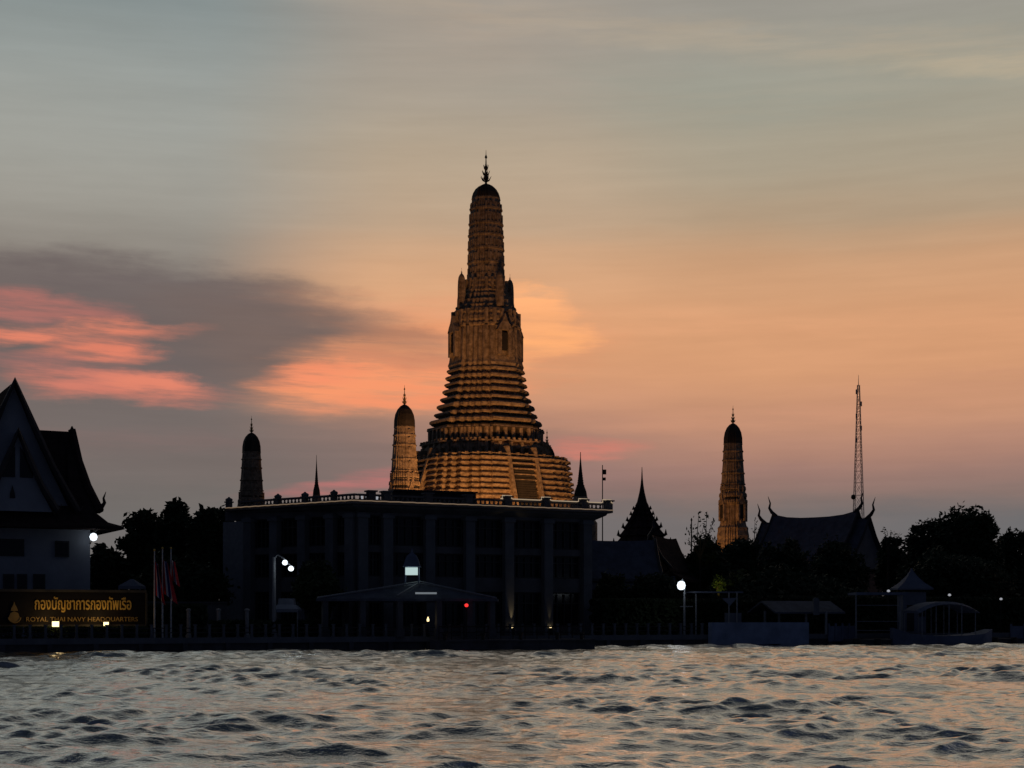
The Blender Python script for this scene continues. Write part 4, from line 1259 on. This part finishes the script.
for a, b in ((-1, -1), (1, -1), (1, 1), (-1, 1)):
    m = MB(); m.tube([(c.x + a * hwm(z) * .72, c.y + b * hwm(z) * .72, z) for z in (zb, zz(520, D), zt_)], [.08, .075, .06], 5); m.build('leg', M['steel'], rt)
zs = [zb]
while zs[-1] < zt_ - 1: zs.append(zs[-1] + max(1.6, hwm(zs[-1]) * 2.3))
zs[-1] = zt_
m = MB(); cor = ((-1, -1), (1, -1), (1, 1), (-1, 1))
for i in range(len(zs) - 1):
    z0_, z1_ = zs[i], zs[i + 1]
    for j in range(4):
        a, b = cor[j], cor[(j + 1) % 4]
        p0 = (c.x + a[0] * hwm(z0_) * .72, c.y + a[1] * hwm(z0_) * .72, z0_); p1 = (c.x + b[0] * hwm(z0_) * .72, c.y + b[1] * hwm(z0_) * .72, z0_)
        q0 = (c.x + a[0] * hwm(z1_) * .72, c.y + a[1] * hwm(z1_) * .72, z1_); q1 = (c.x + b[0] * hwm(z1_) * .72, c.y + b[1] * hwm(z1_) * .72, z1_)
        m.tube([p0, p1], .035, 4); m.tube([p0, q1], .03, 4); m.tube([p1, q0], .03, 4)
m.build('lattice', M['steel'], rt)
m = MB(); m.tube([(c.x, c.y, zt_ - .3), (c.x, c.y, zt_ + 2.2)], [.09, .03], 5)
m.build('tip', M['steel'], rt)
for z in range(5):
    m = MB(); m.box((c.x + (.5 if z % 2 else -.5), c.y - .3, zt_ - 1.5 - z * 2.6), (.3, .3, 1.0)); m.build('aerial', M['steel'], rt)
m = MB(); dz_ = zz(497.5, D); m.lathe((c.x - 6.6 * k, c.y - 1.5, dz_ - .55), [(.1, 0), (.42, .12), (.55, .5), (.42, .95), (.1, 1.08)], 12); m.tube([(c.x - 6.6 * k, c.y - 1.4, dz_), (c.x - 3.5 * k, c.y - .6, dz_)], .1, 5); m.build('dish', M['iron'], rt)


# ------------------------------------------------------------------ trees
def tree(px, D, wpx, ytop, ybot, label, seed, n=8000, m_=None, clumps=54, leaf=.40, name='dark_tree', flat=.8):
    r_ = random.Random(seed)
    c = V2(px, D); rw = wpx / 2 / F * D; z1 = zz(ytop, D); z0 = max(GZ + .6, zz(ybot, D))
    root = thing(name, label, 'tree', (c.x, c.y, GZ), 'dark trees along the far bank')
    tk = MB(); cr_ = MB()
    zf = z0 + (z1 - z0) * .3
    tk.tube([(c.x, c.y, GZ - .2), (c.x + .1, c.y, GZ + (zf - GZ) * .5), (c.x - .1, c.y + .1, zf), (c.x + .2, c.y, z0 + (z1 - z0) * .75)], [.34, .26, .2, .06], 8)
    z1 += .13 * (z1 - z0); zm, rh = (z0 + z1) / 2, (z1 - z0) / 2
    cs = []
    for i in range(clumps):
        while True:
            v = Vector((r_.uniform(-1, 1), r_.uniform(-1, 1), r_.uniform(-1, 1)))
            if .25 < v.length < 1: break
        v = v * (.52 + .36 * r_.random())
        cs.append((Vector((c.x + v.x * rw, c.y + v.y * rw * flat, zm + v.z * rh)), r_.uniform(.20, .38) * min(rw, rh * 1.2)))
    for cc, rr in cs[:12]:
        tk.tube([(c.x, c.y, zf - .3), (c.x + (cc.x - c.x) * .45, c.y + (cc.y - c.y) * .45, zf + (cc.z - zf) * .6), cc], [.13, .08, .02], 5)
    tk.build('trunk', M['bark'], root)
    per = n // clumps
    for cc, rr in cs:
        for _ in range(per):
            d_ = Vector((r_.gauss(0, 1), r_.gauss(0, 1), r_.gauss(0, .8))).normalized() * rr * (r_.random() ** .45) * r_.choice((1, 1, 1, 1.25))
            p = cc + d_; s_ = leaf * r_.uniform(.6, 1.2) * (1.35 - .7 * min(1, d_.length / rr))
            if p.z < GZ + .1: p.z = GZ + .1 + r_.random() * .4
            d1 = Vector((r_.gauss(0, 1), r_.gauss(0, 1), r_.gauss(0, .7))).normalized(); d2 = d1.orthogonal().normalized()
            cr_.add([p - d1 * s_, p + d2 * s_ * .55, p + d1 * s_, p - d2 * s_ * .55], [(0, 1, 2, 3)])
    for _ in range(n // 4):
        v = Vector((r_.gauss(0, 1), r_.gauss(0, 1), r_.gauss(0, 1))).normalized() * r_.random() ** .4 * .86
        p = Vector((c.x + v.x * rw, c.y + v.y * rw * flat, zm + v.z * rh * .95)); s_ = leaf * r_.uniform(.5, 1.1)
        d1 = Vector((r_.gauss(0, 1), r_.gauss(0, 1), r_.gauss(0, .7))).normalized(); d2 = d1.orthogonal().normalized()
        cr_.add([p - d1 * s_, p + d2 * s_ * .55, p + d1 * s_, p - d2 * s_ * .55], [(0, 1, 2, 3)])
    o = cr_.build('crown', m_ or M['leaf'], root)
    return root


tree(147, 136, 56, 512, 615, 'broad dark tree nearest the eave of the white hall', 1)
tree(176, 141, 44, 500, 612, 'tallest dark tree behind the flagpoles', 2)
tree(205, 137, 48, 508, 615, 'dark tree touching the left end of the riverside building', 3)
tree(226, 142, 30, 506, 610, 'narrow dark tree tucked behind the left end of the flat roof', 4, 5000)
tree(106, 141, 50, 549, 615, 'low dark tree filling the gap beside the white hall wall', 5)
tree(180, 128, 110, 560, 625, 'wide dark bush mass behind the three flagpoles', 6, 9000, clumps=90)
tree(315, 121, 56, 562, 622, 'dark rounded tree in front of the left bays of the riverside building', 7, 4200, leaf=.3)
tree(706, 160, 56, 543, 620, 'dark tree left of the foot of the slender lit tower', 8)
tree(742, 166, 56, 541, 620, 'dark tree hiding the foot of the slender lit tower', 9)
tree(785, 172, 62, 545, 620, 'dark tree below the left end of the temple hall roof', 10)
tree(838, 176, 74, 544, 620, 'dark tree below the right end of the temple hall roof', 11)
tree(893, 182, 40, 535, 620, 'small ragged tree just right of the temple hall roof', 12, 5000)
tree(928, 170, 60, 523, 620, 'dark tree left of the tallest crown on the right', 13)
tree(975, 165, 66, 509, 620, 'tallest dark tree of the clump on the right', 14, 10000, clumps=64)
tree(1012, 172, 44, 530, 620, 'dark tree at the right edge behind the pontoon', 15)
tree(1046, 172, 50, 525, 620, 'dark tree cut by the right edge of the view', 23)
tree(955, 156, 130, 556, 628, 'wide dark thicket behind the little white kiosk roof', 16, 9000, clumps=90)
tree(780, 152, 190, 572, 628, 'long dark thicket behind the blue grey wall', 17, 9000, clumps=90)
tree(655, 140, 66, 574, 628, 'dark bushy tree left of the bright quay lamp', 18, 4600, leaf=.3)
tree(612, 141, 50, 578, 628, 'dark bushy tree against the right end of the riverside building', 19, 4200, leaf=.3)
tree(1000, 300, 330, 560, 612, 'distant dark tree belt far behind on the right', 20, 9000, clumps=90, leaf=.8)
tree(690, 300, 200, 566, 612, 'distant dark tree belt in the gap left of the slender lit tower', 21, 9000, clumps=90, leaf=.8)
tree(950, 168, 74, 516, 620, 'dark tree filling between the two tallest crowns on the right', 24)
yl = tree(719, 147, 17, 576, 594, 'little tree with lamp lit yellow green leaves right of the bright quay lamp', 22, 700, M['leaf2'], clumps=12, leaf=.13, name='lit_tree')
light('foliage_light', 'SPOT', (xx(716, 144), 144.0, zz(602, 144)), 260, (1, .92, .2), (xx(719, 147), 147, zz(584, 147)), 40, .7, .1)


def sparse(px, D, tips, label, seed):
    r_ = random.Random(seed); c = V2(px, D)
    root = thing('sapling', label, 'tree', (c.x, c.y, GZ), 'thin branched saplings')
    tk, cr_ = MB(), MB(); b0 = Vector((c.x, c.y, zz(560, D)))
    tk.tube([(c.x, c.y, GZ), b0], [.16, .09], 6)
    for tx, ty in tips:
        t_ = at(tx, ty, D + r_.uniform(-1, 1)); mid = (b0 + t_) / 2 + Vector((r_.uniform(-.3, .3), 0, .3))
        tk.tube([b0, mid, t_], [.07, .045, .015], 5)
        for q_ in range(13):
            p = t_ + (mid - t_) * r_.random() ** 2 * .8 + Vector((r_.gauss(0, .22), r_.gauss(0, .3), r_.gauss(0, .2))); s_ = r_.uniform(.12, .26)
            d1 = Vector((r_.gauss(0, 1), r_.gauss(0, 1), r_.gauss(0, 1))).normalized(); d2 = d1.orthogonal().normalized()
            cr_.add([p - d1 * s_, p + d2 * s_ * .5, p + d1 * s_, p - d2 * s_ * .5], [(0, 1, 2, 3)])
    tk.build('trunk', M['bark'], root); cr_.build('crown', M['leaf'], root)


sparse(700, 158, ((699, 512), (707, 514), (704, 524), (710, 530), (690, 528), (688, 540), (714, 518), (697, 538)), 'thin sapling with sparse leaves against the sky left of the slender lit tower', 31)
sparse(757, 165, ((755, 520), (757, 530), (752, 545)), 'thin twig like sapling hard against the right side of the slender lit tower', 32)
sparse(888, 178, ((884, 529), (891, 532), (898, 535), (886, 540)), 'thin sapling with loose leaves at the right gable of the temple hall', 33)

# ------------------------------------------------------------------ quay on the right
# bright quay lamp
D = bankD(681) + 2.5; c = V2(681, D); zl = zz(585.5, D)
ql = thing('quay_lamp', 'glaring white quay lamp on a slim post near the blue grey wall', 'street lamp', (c.x, c.y, GZ))
m = MB(); m.tube([(c.x + .3, c.y, GZ), (c.x + .3, c.y, zl + .1), (c.x + .1, c.y - .1, zl + .55)], [.09, .06, .05], 8); m.build('pole', M['steel'], ql)
m = MB(); m.lathe((c.x, c.y - .2, zl - .42), [(.1, .05), (.28, .14), (.36, .42), (.27, .7), (.06, .8)], 14); m.build('lamp_head', E['lamp'], ql, smooth=True)
light('quay_light', 'POINT', (c.x, c.y - .9, zl - .1), 12, (.85, .93, 1), radius=.35)

# blue grey wall panel (moored flat barge side)
a_, b_ = bank(704, -.9), bank(801, -.9)
m = MB(); m.seg(a_, b_, .5, .15, zz(622.5, a_.y))
tag(m.build('panel_wall', M['panel'], None, (a_.x, a_.y, 0)), 'long low blue grey panel wall standing along the water edge', 'wall')
# kiosk behind it
D = bankD(715) + 3
kk = thing('quay_kiosk', 'small open kiosk with a flat pale awning right of the bright quay lamp', 'kiosk', V2(712, D) + Vector((0, 0, GZ)))
m = MB(); m.seg(V2(690, D), V2(738, D + 1), 2.4, zz(593, D), zz(591.5, D)); m.build('awning', M['canvas'], kk)
m = MB(); m.plate([V2(722, D - 1.6) + Vector((0, 0, zz(598.5, D))), V2(737, D - 1.6) + Vector((0, 0, zz(598, D))), V2(730, D - 1.6) + Vector((0, 0, zz(606, D)))], (0, 1, 0), .06); m.build('pennant', M['canvas'], kk)
for px in (684, 696, 729, 737): m = MB(); X_ = V2(px, D - .6); m.tube([(X_.x, X_.y, GZ), (X_.x, X_.y, zz(592.5, D))], .07, 6); m.build('post', M['steel'], kk)
m = MB(); m.seg(V2(725, D), V2(741, D), .6, GZ, zz(613, D)); m.build('counter', M['canvas'], kk)
m = MB(); m.seg(V2(680, D + .3), V2(693, D + .3), .1, zz(607, D), zz(606, D)); m.build('shelf', M['steel'], kk)

# second shelter (pitched) right of the kiosk
D = bankD(780) + 3
s2 = thing('pier_shelter', 'low pier shelter with shallow pitched roof near the right end of the blue grey wall', 'shelter', V2(800, D) + Vector((0, 0, GZ)))
m = MB(); gable_roof(m, V2(796, D), (1, .45, 0), 3.6, 2.2, zz(601, D), zz(612, D), 0, .15); m.build('roof', M['tile2'], s2)
for px in (765, 779, 806, 826):
    X_ = V2(px, D - 1.4); m = MB(); m.tube([(X_.x, X_.y, GZ), (X_.x, X_.y, zz(611, D))], .12, 6); m.build('post', M['steel'], s2)
m = MB(); X_ = V2(816, D - 2); m.box((X_.x, X_.y, zz(607, D)), (.5, .4, 1.4)); m.box((X_.x, X_.y, zz(600, D)), (.32, .3, .35)); m.build('gate_post', M['pale'], s2)

# frame shelter on the pontoon
D = bankD(876) - 2
a_, b_ = V2(851, D - 1), V2(1006, D + 6.5)
pt = thing('pontoon', 'long dark floating pontoon pier at the right of the far bank', 'pontoon', a_ * .5 + b_ * .5)
m = MB(); m.seg(a_, b_, 4, -.4, zz(640, D)); m.seg(a_, b_, 4.3, zz(640, D), zz(639, D)); m.build('hull', M['quay'], pt)
for i in range(9):
    p = a_ + (b_ - a_) * (i / 8); m = MB(); m.lathe((p.x, p.y - 2.2, -.3), [(.28, 0), (.34, .3), (.34, .6), (.28, .9)], 10); m.build('tyre_fender', M['iron'], pt)
sf = thing('pontoon_shelter', 'square open frame shelter with a flat roof at the left end of the pontoon', 'shelter', V2(876, D + 1) + Vector((0, 0, zz(639, D))))
for px in (856, 900):
    for dy_ in (-.6, 2.2):
        X_ = V2(px, D + dy_); m = MB(); m.tube([(X_.x, X_.y, zz(639, D)), (X_.x, X_.y, zz(594, D))], .07, 6); m.build('post', M['steel'], sf)
m = MB(); m.seg(V2(852, D + .8), V2(903, D + .8), 3.4, zz(595, D), zz(592.5, D)); m.build('roof', M['bluepaint'], sf)
m = MB()
for y in (605, 621, 630): m.seg(V2(856, D - .6), V2(900, D - .6), .06, zz(y + .6, D), zz(y, D))
m.build('rail', M['steel'], sf)
# little kiosk with pyramid roof
D = bankD(911) + 3; c = V2(911.5, D); k = D / F
pk = thing('pyramid_roof_kiosk', 'little pale kiosk with a pointed pyramid roof behind the pontoon', 'kiosk', (c.x, c.y, GZ))
m = MB(); m.loft([[(c.x + a * h * k, c.y + b * h * k, zz(y, D)) for a, b in ((-1, -1), (1, -1), (1, 1), (-1, 1))] for h, y in ((17.5, 590), (17.5, 588.5), (10, 582.5), (4.5, 576), (1.2, 570.5), (.4, 568))]); m.build('roof', M['canvas'], pk)
m = MB(); m.box((c.x, c.y, (GZ + zz(592, D)) / 2), (23 * k, 23 * k, zz(592, D) - GZ)); m.build('wall', M['canvas'], pk)
m = MB(); m.box((c.x - 4 * k, c.y - 11.7 * k, zz(618, D)), (7 * k, .06, 26 * k)); m.build('door', M['board'], pk)
m = MB(); m.box((c.x + 7 * k, c.y - 11.7 * k, zz(612, D)), (7 * k, .06, 9 * k)); m.build('window', M['glass'], pk)
# covered boat
D = bankD(940) - 4.5; c = V2(940, D); k = D / F
bt = thing('covered_boat', 'moored passenger boat with a curved canopy on posts beside the pontoon', 'boat', (c.x, c.y, 0))
bd = Vector((.91, .42, 0)); bn = Vector((-.42, .91, 0)); m = MB(); rr_ = []
for t, w, zt2 in ((-5.2, .25, 1.5), (-4, .95, 1.0), (-1.5, 1.3, .8), (1.5, 1.3, .8), (4, 1.1, .95), (5.4, .5, 1.35)):
    o_ = c + bd * t; rr_.append([o_ + bn * w + Vector((0, 0, zt2)), o_ - bn * w + Vector((0, 0, zt2)), o_ - bn * w * .7 + Vector((0, 0, -.3)), o_ + bn * w * .7 + Vector((0, 0, -.3))])
m.loft(rr_); m.build('hull', M['bluepaint'], bt)
m = MB(); rr_ = []
for i in range(9):
    t = -1 + 2 * i / 8; z = zz(603, D) - (abs(t) ** 2.2) * 9 * k; o_ = c + bd * t * 3.3
    rr_.append([o_ + bn * 1.35 + Vector((0, 0, z - .1)), o_ - bn * 1.35 + Vector((0, 0, z - .1)), o_ - bn * .9 + Vector((0, 0, z + .12)), o_ + bn * .9 + Vector((0, 0, z + .12))])
m.loft(rr_); m.build('canopy', M['canvas'], bt)
for t in (-2.9, -1.4, 0, 1.4, 2.9):
    for sg_ in (-1, 1):
        o_ = c + bd * t + bn * 1.15 * sg_; m = MB(); m.tube([(o_.x, o_.y, .7), (o_.x, o_.y, zz(603, D) - (abs(t / 3.3) ** 2.2) * 9 * k)], .045, 6); m.build('canopy_post', M['steel'], bt)
# row of tiny lamps on the right
for px, y, D, lb in ((888.5, 591, 137, 'tiny lamp on a pole left of the pyramid roofed kiosk'), (949.5, 595, 140, 'tiny lamp on a pole right of the pyramid roofed kiosk'), (1001, 599, 146, 'tiny lamp on a pole at the right end of the pontoon')):
    c = at(px, y, D); tl = thing('pole_lamp', lb, 'lamp', (c.x, c.y, GZ), 'tiny pole lamps')
    m = MB(); m.tube([(c.x, c.y + .1, GZ), (c.x, c.y + .1, c.z)], .05, 6); m.build('pole', M['iron'], tl)
    m = MB(); m.lathe((c.x, c.y, c.z - .1), [(.05, 0), (.15, .06), (.13, .16), (.04, .22)], 8); m.build('lamp_head', E['dim'], tl)
# low blue railings
for px0, px1, lb in ((826, 853, 'short run of blue panels on the water edge left of the pontoon'), (1008, 1060, 'blue panels on the water edge at the right end of the view')):
    a_, b_ = bank(px0, -.3), bank(px1, -.3); m = MB(); m.seg(a_, b_, .12, .3, zz(626, a_.y))
    for i in range(5): p = a_ + (b_ - a_) * (i / 4) - bnor * .1; m.box((p.x, p.y, zz(632, a_.y)), (.14, .14, 1.5), ang)
    tag(m.build('panel_railing', M['bluepaint'], None, (a_.x, a_.y, 0)), lb, 'railing')
